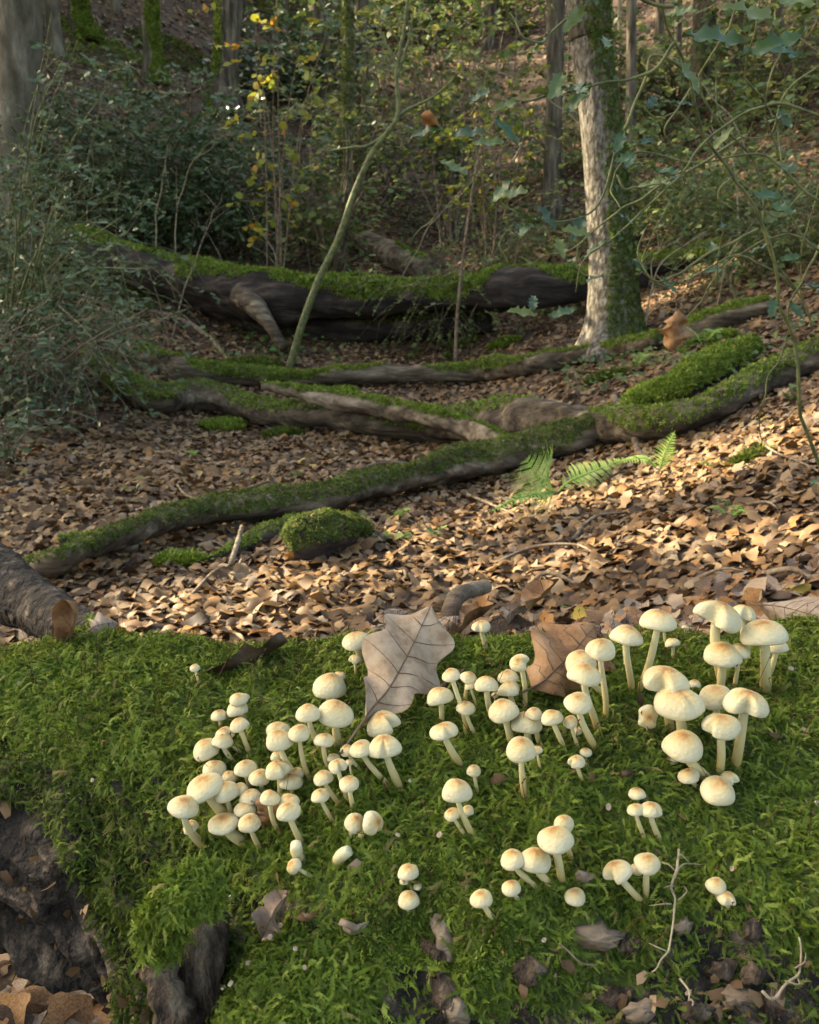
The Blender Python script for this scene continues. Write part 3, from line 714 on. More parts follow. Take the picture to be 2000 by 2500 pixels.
SHORT = [  # named neighbours that the unnamed ones are told apart by
 ('lone tiny', 'the lone tiny mushroom'), ('broad wavy', 'the broad wavy cap'), ('buff cap and long slanting', 'the slanting buff cap'), ('flat wavy', 'the flat wavy cap'), ('large domed', 'the dome against the pale leaf'),
 ('orange centre', 'the large orange centred cap'), ('split open', 'the cap split to its stem'), ('long bowed', 'the long bowed stem'), ('heart shaped', 'the heart shaped cap'), ('deep gap', 'the gapped cap on the pale leaf'), ('shrivelled stem', 'the tipped twins'),
 ('lying on its side', 'the mushroom lying on its side'), ('tipped sideways', 'the sideways tipped cap'), ('creased cap bitten', 'the bitten cap'), ('drooping cap', 'the drooping cap'), ('nearest the edge', 'the cap by the leaf edge'),
 ('like a hook', 'the stem curved like a hook'), ('straightest', 'the straightest longest stem'), ('thin brown stem', 'the thin brown stemmed cap'), ('passes two', 'the broad tan centred cap'), ('upright stem', 'the tall joined pair'), ('broad mushroom with a cap torn', 'the hook torn cap'),
 ('largest smooth', 'the largest smooth dome'), ('like an arch', 'the arch shaped cap'), ('yellow crease', 'the yellow creased cap'), ('one drooping flap', 'the cap with a drooping flap'), ('bending out', 'the large cap bending out'), ('lowest mushroom', 'the lowest cap of the big clump'), ('bite shaped', 'the bite gapped cap'), ('hooked stem', 'the lone hooked stem')]
named = []
for (z, x, y, w, bx, by, lab, opt) in MUSH:
    for k, nm in SHORT:
        if k in lab: named.append((*SC[z][0](x, y), nm))
for i, (z, x, y, w, bx, by, lab, opt) in enumerate(MUSH):
    f, s = SC[z]; p = f(x, y); b = f(bx, by); grp = None; ws = w * s
    if lab in (G1, G2, G3, G4, G5):
        grp = lab
        sz = 'tiny' if ws < 30 else 'small' if ws < 44 else 'middling' if ws < 56 else 'good sized' if ws < 68 else 'large'
        q = min(named, key=lambda e: (e[0] - p[0]) ** 2 + (e[1] - p[1]) ** 2)
        dx, dy = p[0] - q[0], p[1] - q[1]
        rel = 'just behind' if dy < -abs(dx) * .8 else 'just in front of' if dy > abs(dx) * .8 else 'close beside'
        if math.hypot(dx, dy) > 75: rel = {'just behind': 'well behind', 'just in front of': 'well in front of', 'close beside': 'away from'}[rel]
        lab = '%s pale mushroom%s %s %s' % (sz, ' with notched rim' if 'notch' in opt else '', rel, q[2])
    mushroom(p[0], p[1], ws, b[0], b[1], lab, grp, i + 1, **opt)
# a broken stem standing without a cap, and a shrivelled scrap
for (pts, lab) in (([(845, 1430), (852, 1480), (866, 1545)], 'broken mushroom stem with no cap standing in the moss'),
                   ([(1165, 1470), (1115, 1500), (1085, 1530)], 'shrivelled scrap of mushroom stem lying on the moss')):
    q = [zA(*c) for c in pts]; pb, n = on_log(*q[-1])
    P = np.array([at(q[0][0], q[0][1], pb[1] - .008), at(q[1][0], q[1][1], pb[1] - .006), pb - n * .003])
    v, f, tt = tube(spline(P, 10), np.array([.0035, .0038, .0042, .004, .004, .004, .0042, .0044, .0046, .0046]), 12, True, .08, 80, 4)
    tag(mk('mushroom_remnant', v, f, M['stem'], None, {'rad': 1 - tt * .7}), lab, 'mushroom')

# ------------------------------------------------------------ single leaves resting on the log
def oak_outline(t, lobes=4.0, depth=.3, ph=0.0):
    env = np.sin(np.clip(t, 0, 1) ** 1.3 * math.pi) ** .62
    w = env * (1 - depth * (.5 + .5 * np.cos(t * lobes * 2 * math.pi + ph)) * (1 - .3 * t)) + .02
    return np.clip(w, .012, None)

def hero_leaf(name, label, mids, across, width, m, curl=.15, lobes=4.0, depth=.42, wave=.06, stalk=.12, rows=44, cols=9, seed=1, cat='leaf', group=None, veins=True, ribm=None):
    """a leaf with blade, midrib and side veins along a 3D midrib line"""
    r = np.random.default_rng(seed); C = spline(mids, rows + 14)
    k0 = int((rows + 14) * stalk); Cb = C[k0:]; nr = len(Cb); t = np.linspace(0, 1, nr)
    T, _, _ = frames(Cb); A = nrm(np.asarray(across, float) - T * (T @ np.asarray(across, float))[:, None]); Nn = np.cross(T, A)
    if Nn[:, 2].mean() < 0: Nn = -Nn
    u = np.linspace(-1, 1, cols); wl = oak_outline(t, lobes, depth, r.uniform(-.6, .6)); wr = oak_outline(t, lobes, depth, r.uniform(-.6, .6))
    W = np.where(u[None] < 0, wl[:, None], wr[:, None]) * width * .5
    L = np.linalg.norm(Cb[-1] - Cb[0])
    lift = curl * width * (np.abs(u[None]) ** 1.8) * (.6 + .4 * t[:, None]) + wave * width * np.sin(t[:, None] * 11 + u[None] * 2.2 + seed) * np.abs(u[None])
    V = Cb[:, None] + A[:, None] * (u[None] * W)[..., None] + T[:, None] * (np.abs(u[None]) * W * .12)[..., None] + Nn[:, None] * lift[..., None]
    th = .0007
    Vt = V.reshape(-1, 3); Vb = (V - Nn[:, None] * th).reshape(-1, 3)
    i = (np.arange(nr - 1)[:, None] * cols + np.arange(cols - 1)[None]).ravel(); q = np.stack([i, i + 1, i + cols + 1, i + cols], -1)
    n = len(Vt)
    o = thing(name, label, cat, C[0], group)
    mk('blade', np.vstack([Vt, Vb]), [q, q[:, ::-1] + n], m, o)
    rm = ribm or M['leaf_vein']
    rw = width * .010
    v, f, _ = tube(C + np.vstack([np.repeat(Nn[:1], k0, 0), Nn]) * rw * .3, np.linspace(rw * 1.3, rw * .25, len(C)), 6)
    rib = mk('midrib', v, f, rm, o)
    if veins:
        for side in (0, cols - 1):
            for tv in np.linspace(.14, .84, 6):
                k = int(tv * (nr - 1)); k2 = min(nr - 1, k + int(.12 * nr)); c2 = cols // 2
                us = np.linspace(c2, side, 6); ks = np.linspace(k, k2, 6) ; P = []
                for a_, b_ in zip(ks, us): P.append(V[int(round(a_)), int(round(b_))] + Nn[int(round(a_))] * rw * .2)
                v, f, _ = tube(spline(np.array(P), 10), np.linspace(rw * .6, rw * .12, 10), 5); mk('side_vein', v, f, rm, rib)
    return o

hero_leaf('oak_leaf', 'large pale tan oak leaf propped upright among the mushrooms', [at(832, 1840, on_log(832, 1850)[0][1] - .02), at(905, 1735, on_log(905, 1740)[0][1] - .035), at(950, 1680, on_log(950, 1680)[0][1] - .04), at(995, 1600, on_log(985, 1610)[0][1] - .035), at(1052, 1480, on_log(985, 1610)[0][1] + .015)],
          [.86, -.25, -.5], .074, M['leaf_pale'], curl=-.10, lobes=3.2, depth=.40, wave=.09, stalk=.22, seed=3, rows=60, cols=13)
pb, _n = on_log(1290, 1720)
hero_leaf('oak_leaf', 'folded rust brown oak leaf stuck in the moss between mushrooms', [at(1278, 1690, pb[1] - .015), at(1330, 1660, pb[1] - .005), at(1400, 1590, pb[1] + .02), at(1455, 1525, pb[1] + .045)],
          [.75, -.5, -.55], .078, M['leaf_brown'], curl=-.16, lobes=3.3, depth=.4, wave=.09, seed=5)
pb, _n = on_log(560, 1640)
hero_leaf('oak_leaf', 'dark upturned oak leaf standing on edge on the moss', [at(480, 1662, pb[1] - .01), at(520, 1640, pb[1] - .01), at(610, 1618, pb[1] + .005), at(700, 1562, pb[1] + .02)],
          [.15, -.55, .8], .046, M['leaf_dark'], curl=.10, lobes=3, depth=.4, wave=.1, seed=7)
pb, _n = on_log(1065, 1690)
hero_leaf('oak_leaf', 'small torn reddish brown leaf beside the pale oak leaf', [pb + [0, 0, .008], at(1085, 1680, pb[1] - .004), at(1130, 1665, pb[1] + .01)], [.3, -.6, .7], .036, M['leaf_dark'], curl=.2, seed=9)
pb, _n = on_log(640, 2010)
hero_leaf('oak_leaf', 'small torn brown leaf wedged among the crowded mushrooms', [at(612, 1955, pb[1] - .012), at(650, 1980, pb[1] - .012), at(672, 2030, pb[1] - .008)], [.9, -.2, .3], .032, M['leaf_brown'], curl=.2, depth=.5, seed=11)
pb = at(1840, 1450, 1.02)
hero_leaf('oak_leaf', 'large grey brown leaf curled on the crest behind the biggest mushrooms', [at(1830, 1475, 1.0), at(1900, 1480, .98), at(1980, 1500, .95), at(2080, 1530, .92)], [.2, .55, .55], .075, M['leaf_grey'], curl=-.35, lobes=2, depth=.2, seed=13)
pb, _n = on_log(200, 1545)
hero_leaf('oak_leaf', 'reddish leaf rolled upright at the end of the dark branch', [at(165, 1575, pb[1] - .01), at(178, 1530, pb[1] - .01), at(190, 1470, pb[1])], [1, -.4, 0], .026, M['leaf_brown'], curl=.8, lobes=1, depth=.1, seed=15)
hero_leaf('oak_leaf', 'grey brown leaf arched over the crest moss by the dark branch', [at(195, 1560, pb[1] - .012), at(235, 1528, pb[1]), at(290, 1520, pb[1] + .02)], [.1, .9, .4], .035, M['leaf_grey'], curl=-.3, seed=17)
for k, (x, y, x2, y2, w, mm, lab) in enumerate([(1095, 1570, 1175, 1500, .06, 'leaf_brown', 'brown curled leaf on the crest behind the lone notched mushroom'), (1170, 1560, 1240, 1490, .06, 'leaf_dark', 'dark upright leaf on the crest behind the lone notched mushroom'),
        (1235, 1530, 1275, 1490, .04, 'leaf_grey', 'tan heart shaped leaf standing on the crest'), (1120, 1525, 1040, 1510, .05, 'leaf_grey', 'greyish leaf behind the top of the pale oak leaf'), (1285, 1500, 1330, 1450, .05, 'leaf_brown', 'brown oak leaf at the far edge of the crest moss'), (930, 1500, 960, 1490, .05, 'leaf_grey', 'grey leaf half hidden behind the pale oak leaf')]):
    p1 = at(x, y, .87); p2 = at(x2, y2, .93)
    hero_leaf('oak_leaf', lab, [p1, (p1 + p2) / 2 + [0, -.006, .006], p2], [.7, -.4, .35], w, M[mm], curl=.3 * (-1) ** k, depth=.35, seed=21 + k)
ps = Cs[14] + [0, 0, .06]
for k, (x, y, x2, y2, Y, w, mm, lab) in enumerate([(640, 2290, 690, 2195, .625, .026, 'leaf_grey', 'tattered grey brown leaf lying above the mossy stub'), (810, 2250, 905, 2300, .61, .022, 'leaf_grey', 'crumpled grey leaf scrap beside the mossy stub'), (735, 2230, 760, 2260, .62, .018, 'leaf_brown', 'tiny brown leaf scrap beside the mossy stub'),
        (1405, 2110, 1440, 2190, .60, .02, 'leaf_grey', 'withered grey leaf hanging below the J curved mushrooms'), (1520, 1890, 1535, 1900, .64, .012, 'leaf_dark', 'dark snapped twig scrap among the largest mushrooms')]):
    q1, n1 = on_log(x, y); q2, n2 = on_log(x2, y2)
    Ya = min(Y, q1[1] - .012) if k < 3 else q1[1] - .012
    hero_leaf('leaf_scrap', lab, [at(x, y, Ya), at((x + x2) / 2, (y + y2) / 2 - 6, Ya - .004), at(x2, y2, Ya + .012)], [.8, -.3, .55] if k != 1 else [0, -.5, .8], w, M[mm], curl=.25, depth=.5, seed=31 + k, veins=k < 2)
# little pale discs (old cup fungi) and leaf crumbs on the moss
for k, (x, y, s) in enumerate([(718, 2350, 11), (745, 2385, 8), (545, 2415, 11), (592, 2422, 12), (550, 2300, 11), (670, 2315, 12), (695, 2292, 10), (580, 2215, 8), (1087, 2050, 11), (1485, 1968, 12), (956, 2068, 9), (1798, 2120, 9), (253, 1910, 7), (1320, 2323, 9), (1690, 2440, 13), (1920, 1645, 9), (985, 1930, 7), (1255, 1845, 5), (52, 1665, 7), (1972, 1975, 8)]):
    p, n = on_log(x, y)
    if x < 900 and y > 2270:
        d = ray(x, y); d /= np.linalg.norm(d); i = np.argmin(np.linalg.norm(np.cross(PS, d), axis=1) + .3 * PS[:, 1]); p = PS[i]; n = NS[i]
    if p is None: continue
    n = nrm(n + rng.normal(size=3) * .3); a = np.linspace(0, 6.283, 12, endpoint=False); R = s * .8 * p[1] / FPX
    B3 = basis(n[None])[0]; ring = lambda q, h: p + n * (.0095 + h) + (B3[:, 0][None] * np.cos(a)[:, None] + B3[:, 1][None] * np.sin(a)[:, None] * .8) * q
    V = np.vstack([ring(R * .3, -.0008), ring(R, .0006), ring(R * .95, -.001), (p + n * .0083)[None]]); q = np.arange(12); q2 = (q + 1) % 12
    tag(mk('cup_fungus', V, [np.stack([q, q + 12, q2 + 12, q2], -1), np.stack([q + 12, q + 24, q2 + 24, q2 + 12], -1), np.stack([np.full(12, 36), q, q2], -1)], M['disc']),
        'tiny pale disc of dried fungus resting on the moss', 'fungus', 'tiny pale discs on the moss')
# pale rootlets hanging over the front of the log
def rootlet(lab, pts, r0, m, Yo=.012, sub=()):
    P = []
    for (x, y) in pts:
        p, n = on_log(x, y); P.append(p + n * Yo)
    C = spline(np.array(P), 30); C = C + np.stack([noise(C, 90, 1), noise(C, 90, 2), noise(C, 90, 3)], -1) * .003
    v, f, _ = tube(C, np.linspace(r0, r0 * .5, 30), 7); b = Bag(); b.add(v, f)
    for (x, y, x2, y2) in sub:
        p, n = on_log(x, y); q, n2 = on_log(x2, y2); v, f, _ = tube(spline([p + n * Yo, (p + q) / 2 + n * (Yo + .003), q + n2 * (Yo + .002)], 8), np.linspace(r0 * .6, r0 * .3, 8), 5); b.add(v, f)
    return tag(b.out('rootlet', m), lab, 'root')
rootlet('pale branching rootlet running down the mossy front of the log', [(1665, 2080), (1655, 2130), (1640, 2190), (1632, 2270), (1615, 2330), (1600, 2350)], .0009, M['twig_pale'], sub=[(1650, 2150, 1615, 2130), (1645, 2170, 1680, 2120), (1634, 2230, 1600, 2240), (1634, 2220, 1665, 2190), (1640, 2190, 1615, 2200), (1625, 2310, 1590, 2290), (1655, 2130, 1672, 2100)])
rootlet('thin pale root across the rotten wood low on the log', [(1835, 2430), (1870, 2410), (1900, 2370), (1915, 2330), (1930, 2260)], .0010, M['twig_pale'], sub=[(1880, 2400, 1930, 2420), (1910, 2340, 1940, 2300)])
rootlet('fine brown rootlet trailing over the bare bark', [(1365, 2300), (1390, 2330), (1420, 2340), (1440, 2335)], .0006, M['twig'])
rootlet('hanging pale root below the rotten wood', [(1650, 2410), (1660, 2440), (1668, 2470)], .0008, M['twig_pale'])
v, f, _ = tube(spline([at(1490, 1862, .66), at(1515, 1872, .655), at(1530, 1880, .65), at(1528, 1905, .65)], 20), np.linspace(.002, .0055, 20), 9, True, .3, 60, 3)
tag(mk('twig', v, f, M['bark_dark']), 'dark snapped twig among the stems of the largest mushrooms', 'twig')
v, f, _ = tube(spline([at(1095, 1560, .90), at(1100, 1495, .93), at(1122, 1452, .97), at(1185, 1432, 1.03)], 30), np.linspace(.012, .0085, 30), 14, True, .14, 40, 3)
tag(mk('bent_stick', v, f, M['wood_grey']), 'bent greyish stick rising behind the pale oak leaf', 'stick')
# ------------------------------------------------------------ fallen branches and logs across the gully
def moss_on(o, V, F, C, dens, thr, size, key='moss_tuft', pn=0.5, pf=4.0, seed=0, bias=(0, 0, 1), tilt=.4, zmax=1e9):
    T = tris_of(F); T = T[V[T[:, 0], 2] < zmax]; F = T; A = np.linalg.norm(np.cross(V[T[:, 1]] - V[T[:, 0]], V[T[:, 2]] - V[T[:, 0]]), axis=1).sum() / 2
    n = int(min(A * dens, 26000)); P, N = sample_surface(V, F, n)
    near = np.empty_like(P)
    for k in range(0, len(P), 4000):
        near[k:k + 4000] = C[np.argmin(((P[k:k + 4000, None] - C[None]) ** 2).sum(-1), axis=1)]
    O = nrm(P - near); N = np.where(((N * O).sum(-1) < 0)[:, None], -N, N)
    s = O @ nrm(np.array(bias, float))
    keep = s > thr + pn * fbm(P, pf, seed, 2)
    P, N = P[keep], N[keep]
    if len(P) < 5: return
    grow('moss', key, P, N, size, o, tilt, .35)

def log(name, label, pts, m, n=70, seg=18, rough=.16, freq=5, moss=None, cat='log', seed=0, group=None, lift=.0, fat=1.04):
    """pts: (px, py, half thickness in px, depth or None for resting on the ground)"""
    C = []; R = []
    for (px, py, h, Y) in pts:
        if Y is None: Y = ground(px, py + h * .9)[1]
        p = at(px, py, Y); C.append(p + [0, 0, lift]); R.append(h / FPX * Y * fat)
    CR = spline(np.column_stack([C, R]), n); C = CR[:, :3]; R = CR[:, 3]
    R = R * (1 + .10 * noise(C, 3.1 / max(.04, R.mean() * 6), seed) + .06 * noise(C, 9 / max(.04, R.mean() * 6), seed + 3))
    V, F, t = tube(C, R, seg, True, rough, freq / max(.03, R.mean() * 8), seed)
    V = V + (V - np.vstack([np.repeat(C, seg, 0), C[0], C[-1]])) * (.10 * (1 - 2 * np.abs(noise(V * [.35, 1, 1], 1.1 / R.mean(), seed + 8))) + .06 * noise(V, 2.6 / R.mean(), seed + 9))[:, None]
    low = C[np.argmin(C[:, 2])]
    o = thing(name, label, cat, low, group)
    w = mk('wood', V, F, m, o)
    if moss: moss_on(o, V, F, C, seed=seed, **moss)
    return o, C, R

ms = dict(dens=16000, thr=.25, size=.020, pn=.55, pf=3.0)
log('fallen_branch', 'long mossy fallen branch with a forked rotten end above the leaf litter', [(60, 1432, 26, 2.75), (150, 1392, 32, None), (260, 1345, 30, None), (380, 1302, 30, None), (520, 1270, 33, None), (660, 1254, 36, None), (800, 1240, 36, None), (900, 1205, 34, None), (1040, 1172, 36, None), (1160, 1142, 38, None), (1290, 1105, 40, None), (1400, 1075, 38, None), (1500, 1045, 34, None)],
    M['wood_log'], 220, 30, .30, 5, dict(dens=18000, thr=.22, size=.013, pn=.9, pf=3.0, key='moss_tuft_dark'), seed=1, lift=.035, fat=1.12)
log('branch_stub', 'short broken spur of wood sticking from the forked mossy branch', [(145, 1322, 14, 2.72), (220, 1322, 20, 2.76), (330, 1332, 18, 2.85)], M['wood_log'], 24, 12, .25, 4, dict(ms, size=.014, thr=.5), seed=2, cat='branch')
log('branch_stub', 'dark broken limb sloping from under the mossy branch to the litter', [(515, 1372, 14, None), (580, 1345, 22, 2.85), (660, 1312, 30, 2.98), (760, 1285, 30, 3.1)], M['wood_black'], 30, 14, .2, 4, dict(ms, size=.012, thr=.7), seed=3, cat='branch')
log('standing_stick', 'thin stick leaning against the forked mossy branch', [(557, 1395, 6, None), (575, 1340, 6, 2.7), (592, 1285, 6, 2.78)], M['wood_grey'], 16, 8, .1, 4, seed=4, cat='stick')
log('standing_stick', 'short dark twig poking from the litter by the leaning stick', [(562, 1430, 4, None), (590, 1365, 3, 2.62)], M['twig'], 10, 6, .1, 4, seed=5, cat='twig')
log('rotten_stump', 'chunky moss covered stump block under the forked branch', [(705, 1335, 34, 2.74), (735, 1322, 58, 2.76), (790, 1312, 64, 2.82), (850, 1302, 52, 2.92), (885, 1298, 26, 3.0)], M['wood_black'], 40, 26, .28, 3, dict(dens=30000, thr=-.45, size=.011, pn=.9, pf=5, key='moss_tuft_dark'), seed=6, cat='stump')
log('fallen_branch', 'long sinuous grey fallen branch with moss, bending up the bank', [(215, 870, 20, None), (290, 938, 26, None), (380, 985, 30, None), (470, 978, 30, None), (560, 990, 30, None), (650, 1018, 30, None), (760, 1028, 28, None), (880, 1040, 28, None), (1010, 1055, 30, None), (1120, 1058, 34, None), (1240, 1050, 46, None), (1380, 1052, 44, None), (1520, 1052, 36, None), (1640, 1045, 36, None), (1740, 1008, 34, None), (1830, 955, 32, None), (1930, 910, 30, None), (2060, 860, 28, None)],
    M['wood_log'], 260, 28, .26, 5, dict(dens=13000, thr=.45, size=.017, pn=1.1, pf=1.8), seed=7, lift=.035, fat=1.1)
log('fallen_branch', 'splintered pale branch propped across the sinuous one', [(640, 942, 8, 5.35), (720, 957, 14, 5.3), (820, 975, 18, 5.2), (920, 990, 20, 5.1), (1030, 1010, 22, 4.92), (1120, 1035, 24, 4.78), (1190, 1065, 26, 4.62), (1240, 1098, 26, 4.5)],
    M['wood_grey'], 110, 20, .34, 5, dict(ms, thr=.6, size=.018), seed=8)
log('fallen_branch', 'gently sagging mossy branch running up to the big tree foot', [(300, 850, 16, None), (380, 888, 20, None), (480, 918, 22, None), (600, 926, 22, None), (740, 930, 22, None), (880, 926, 22, None), (1020, 922, 22, None), (1150, 915, 22, None), (1280, 902, 22, None), (1400, 880, 20, None), (1500, 860, 20, None), (1610, 840, 18, None)],
    M['wood_log'], 220, 24, .26, 5, dict(dens=13000, thr=.35, size=.018, pn=.8, pf=2.2), seed=9, lift=.03, fat=1.08)
log('fallen_branch', 'thin mossy branch half hidden under the holly twigs', [(330, 842, 12, None), (440, 880, 12, None), (540, 895, 10, None), (610, 905, 10, None)], M['wood_black'], 40, 12, .2, 4, dict(ms, thr=0), seed=10)
log('mossy_log', 'short thick log wrapped in bright moss on the bank', [(1530, 995, 26, None), (1590, 968, 36, None), (1660, 945, 42, None), (1730, 905, 42, None), (1790, 872, 34, None), (1835, 848, 26, None)], M['wood_black'], 60, 22, .22, 4, dict(dens=17000, thr=-.10, size=.024, pn=.5, pf=3), seed=11)
log('fallen_tree', 'great dark fallen trunk with a thick moss crest and hollow side', [(170, 600, 34, 9.0), (280, 628, 40, 8.9), (400, 668, 48, 8.7), (520, 700, 52, 8.5), (650, 718, 50, 8.3), (800, 722, 46, 8.2), (950, 725, 44, 8.1), (1080, 722, 42, 8.0), (1200, 712, 44, 7.9), (1320, 705, 44, 7.8), (1440, 690, 40, 7.9), (1560, 672, 36, 8.0)],
    M['wood_black'], 200, 34, .26, 5, dict(dens=9000, thr=.45, size=.034, pn=.8, pf=2.2), seed=12)
log('fallen_tree', 'lower black fallen trunk lying under the great one', [(500, 745, 22, 8.9), (620, 775, 34, 8.7), (760, 792, 40, 8.55), (900, 795, 38, 8.4), (1050, 790, 36, 8.3), (1200, 785, 30, 8.2)], M['wood_black'], 90, 20, .2, 4, dict(dens=8000, thr=.45, size=.03, pn=.6, pf=2, key='moss_tuft_dark'), seed=13)
log('prop_branch', 'pale bare limb propping the great fallen trunk', [(585, 715, 26, 8.2), (630, 755, 20, 8.05), (660, 795, 13, 7.95), (675, 820, 12, 7.9), (695, 850, 11, 7.85)], M['wood_log'], 30, 12, .15, 4, seed=14, cat='branch')
log('fallen_tree', 'pale weathered trunk sloping down the far bank behind the thin tree', [(690, 495, 20, None), (790, 560, 22, None), (880, 590, 24, None), (960, 625, 26, None), (1050, 668, 26, None)], M['wood_grey'], 60, 16, .14, 3, dict(ms, dens=6000, thr=.75, size=.03), seed=15)
log('fallen_tree', 'thin mossy trunk sloping across the far bank', [(580, 520, 10, None), (670, 550, 13, None), (760, 585, 15, None), (850, 610, 13, None)], M['wood_black'], 50, 12, .16, 3, dict(ms, dens=9000, thr=.1, size=.03), seed=16)
log('fallen_tree', 'mossy log with a black root end behind the big tree', [(1540, 655, 26, None), (1600, 648, 26, None), (1680, 628, 24, None), (1760, 610, 20, None)], M['wood_black'], 40, 16, .2, 3, dict(ms, dens=9000, thr=.2, size=.03), seed=17)
log('upturned_root', 'black crooked root rising behind the big tree', [(1545, 650, 16, 9.0), (1552, 620, 13, 9.0), (1548, 590, 10, 9.0), (1562, 575, 7, 9.0)], M['wood_black'], 20, 10, .2, 3, seed=18, cat='root')
log('fallen_branch', 'greyish rotten log on the bank beyond the hanging oak leaf', [(1600, 838, 14, None), (1700, 800, 24, None), (1790, 770, 24, None), (1880, 745, 18, None)], M['wood_log'], 40, 14, .2, 3, dict(ms, thr=.5), seed=19)
log('fallen_branch', 'dark bark covered branch end resting on the mossy log', [(-60, 1400, 78, 1.22), (20, 1440, 74, 1.17), (100, 1487, 62, 1.10), (175, 1530, 50, 1.0), (235, 1562, 38, .93)], M['bark_dark'], 90, 34, .16, 3, dict(dens=20000, thr=.95, size=.008, pn=.6, pf=10), seed=20)
log('thin_branch', 'pale thin broken branch lying on the far litter', [(250, 738, 6, None), (330, 752, 6, None), (420, 772, 6, None), (500, 815, 6, None), (560, 880, 5, None)], M['twig'], 40, 8, .15, 4, dict(ms, dens=5000, thr=.6, size=.015), seed=21, cat='branch')
log('crooked_stick', 'crooked bark stick hooked over the sinuous branch', [(1497, 968, 8, 4.4), (1520, 1008, 10, 4.25), (1545, 1030, 9, 4.1), (1552, 1075, 9, 3.95), (1560, 1105, 8, 3.8), (1582, 1122, 7, None)], M['wood_grey'], 40, 10, .14, 4, seed=22, cat='stick')
log('thin_branch', 'dark branch at the foot of the holly', [(-20, 1195, 8, None), (60, 1178, 9, None), (130, 1165, 7, None)], M['wood_black'], 20, 8, .15, 4, seed=23, cat='branch')
for k, (pts, lab) in enumerate([([(500, 1010), (600, 1030), (670, 1060)], 'thin'), ([(580, 1215), (650, 1200), (700, 1195)], 'short grey'), ([(430, 1190), (470, 1238), (590, 1242)], 'pale curved'), ([(840, 1165), (930, 1150), (1000, 1140)], 'dark straight'),
        ([(1210, 1390), (1300, 1365), (1400, 1360), (1460, 1375)], 'long pale'), ([(1400, 1330), (1450, 1290), (1530, 1265)], 'slanting'), ([(1680, 1440), (1760, 1425), (1830, 1420)], 'thick brown'), ([(1860, 1425), (1930, 1432), (1990, 1440)], 'pale'), ([(1820, 1250), (1870, 1258), (1900, 1262)], 'stubby'),
        ([(1130, 1215), (1190, 1250), (1260, 1270)], 'grey'), ([(1840, 1080), (1890, 1130), (1950, 1160), (2010, 1175)], 'arching'), ([(400, 1410), (430, 1380), (470, 1370)], 'fine'), ([(460, 1480), (520, 1430), (560, 1390)], 'long fine'), ([(1290, 1440), (1340, 1430), (1420, 1452)], 'crooked')]):
    P = np.array([ground(*q) for q in pts]) + [0, 0, .018]; P[1:-1, 2] += .02
    v, f, _ = tube(spline(P, 18), np.linspace(.008, .004, 18) * (1 if k % 2 else .7), 7, True, .2, 40, k)
    tag(mk('ground_twig', v, f, M['wood_grey'] if k % 2 else M['twig']), '%s twig lying on the leaf litter' % lab, 'twig', 'twigs on the leaf litter')
# patches of moss on the floor
for k, (x, y, w, h) in enumerate([(560, 1045, 60, 10), (690, 1065, 40, 9), (440, 1385, 50, 14), (330, 700, 90, 30), (1230, 845, 30, 16), (1480, 930, 40, 14), (1730, 840, 50, 20), (1830, 1130, 40, 10), (240, 130, 120, 25), (430, 140, 90, 20), (1130, 840, 30, 10), (620, 890, 60, 10), (800, 960, 60, 10)]):
    p = ground(x, y); s = p[1] / FPX; n = 900; a = rng.uniform(0, 6.28, n); q = np.sqrt(rng.random(n))
    X = p[0] + np.cos(a) * q * w * s * 1.2; Yy = p[1] + np.sin(a) * q * w * s * .8
    kp = fbm(np.stack([X, Yy, X * 0], -1), 5, k, 2) > -.35; X, Yy = X[kp], Yy[kp]
    Z = height(X, Yy) + .012 + h * s * .55 * (1 - q[kp] ** 2); P = np.stack([X, Yy, Z], -1)
    o = scatter('moss_patch', 'moss_tuft' if k % 2 == 0 else 'moss_tuft_dark', P, basis(np.array([0, 0, 1.]) + rng.normal(size=P.shape) * .4), rng.uniform(.02, .04, len(P)) * (1 + p[1] * .05))
    tag(o, 'green moss patch spread over the woodland floor', 'moss', None, 'stuff')

# ------------------------------------------------------------ trees
def leafcard(L=1.0, w=.45, fold=.12, spine=False):
    if spine:   # holly: wavy spiny rim
        x = np.array([0, .16, .30, .45, .60, .75, .9, 1.0]); h = np.array([.02, .30, .16, .36, .17, .30, .10, 0]) * w * 2.0
        z = np.array([0, .10, -.03, .12, -.03, .10, 0, 0])
    else:
        x = np.array([0, .25, .55, .8, 1.0]); h = np.array([.02, .40, .5, .32, 0]) * w * 2; z = np.array([0, .1, .12, .1, 0]) * fold * 4
    n = len(x); mid = np.stack([x, 0 * x, -.12 * x ** 2], -1); l = np.stack([x, h, z - .12 * x ** 2], -1); r_ = l * [1, -1, 1]
    V = np.vstack([mid, l, r_]) * L; q = np.arange(n - 1)
    F = np.vstack([np.stack([q, q + 1, n + q + 1, n + q], -1), np.stack([q + 1, q, 2 * n + q, 2 * n + q + 1], -1)])
    return V, F
CARD = {'oval': leafcard(), 'holly': leafcard(w=.34, spine=True), 'diamond': (np.array([[0, 0, 0], [.5, .33, .06], [1, 0, -.08], [.5, -.33, .06]]), np.array([[0, 1, 2, 3]])),
        'ivy': (np.array([[0, 0, 0], [.15, .5, .05], [.45, .32, .05], [1, 0, -.1], [.45, -.32, .05], [.15, -.5, .05]]), np.array([[0, 1, 2, 3], [0, 3, 4, 5]]))}

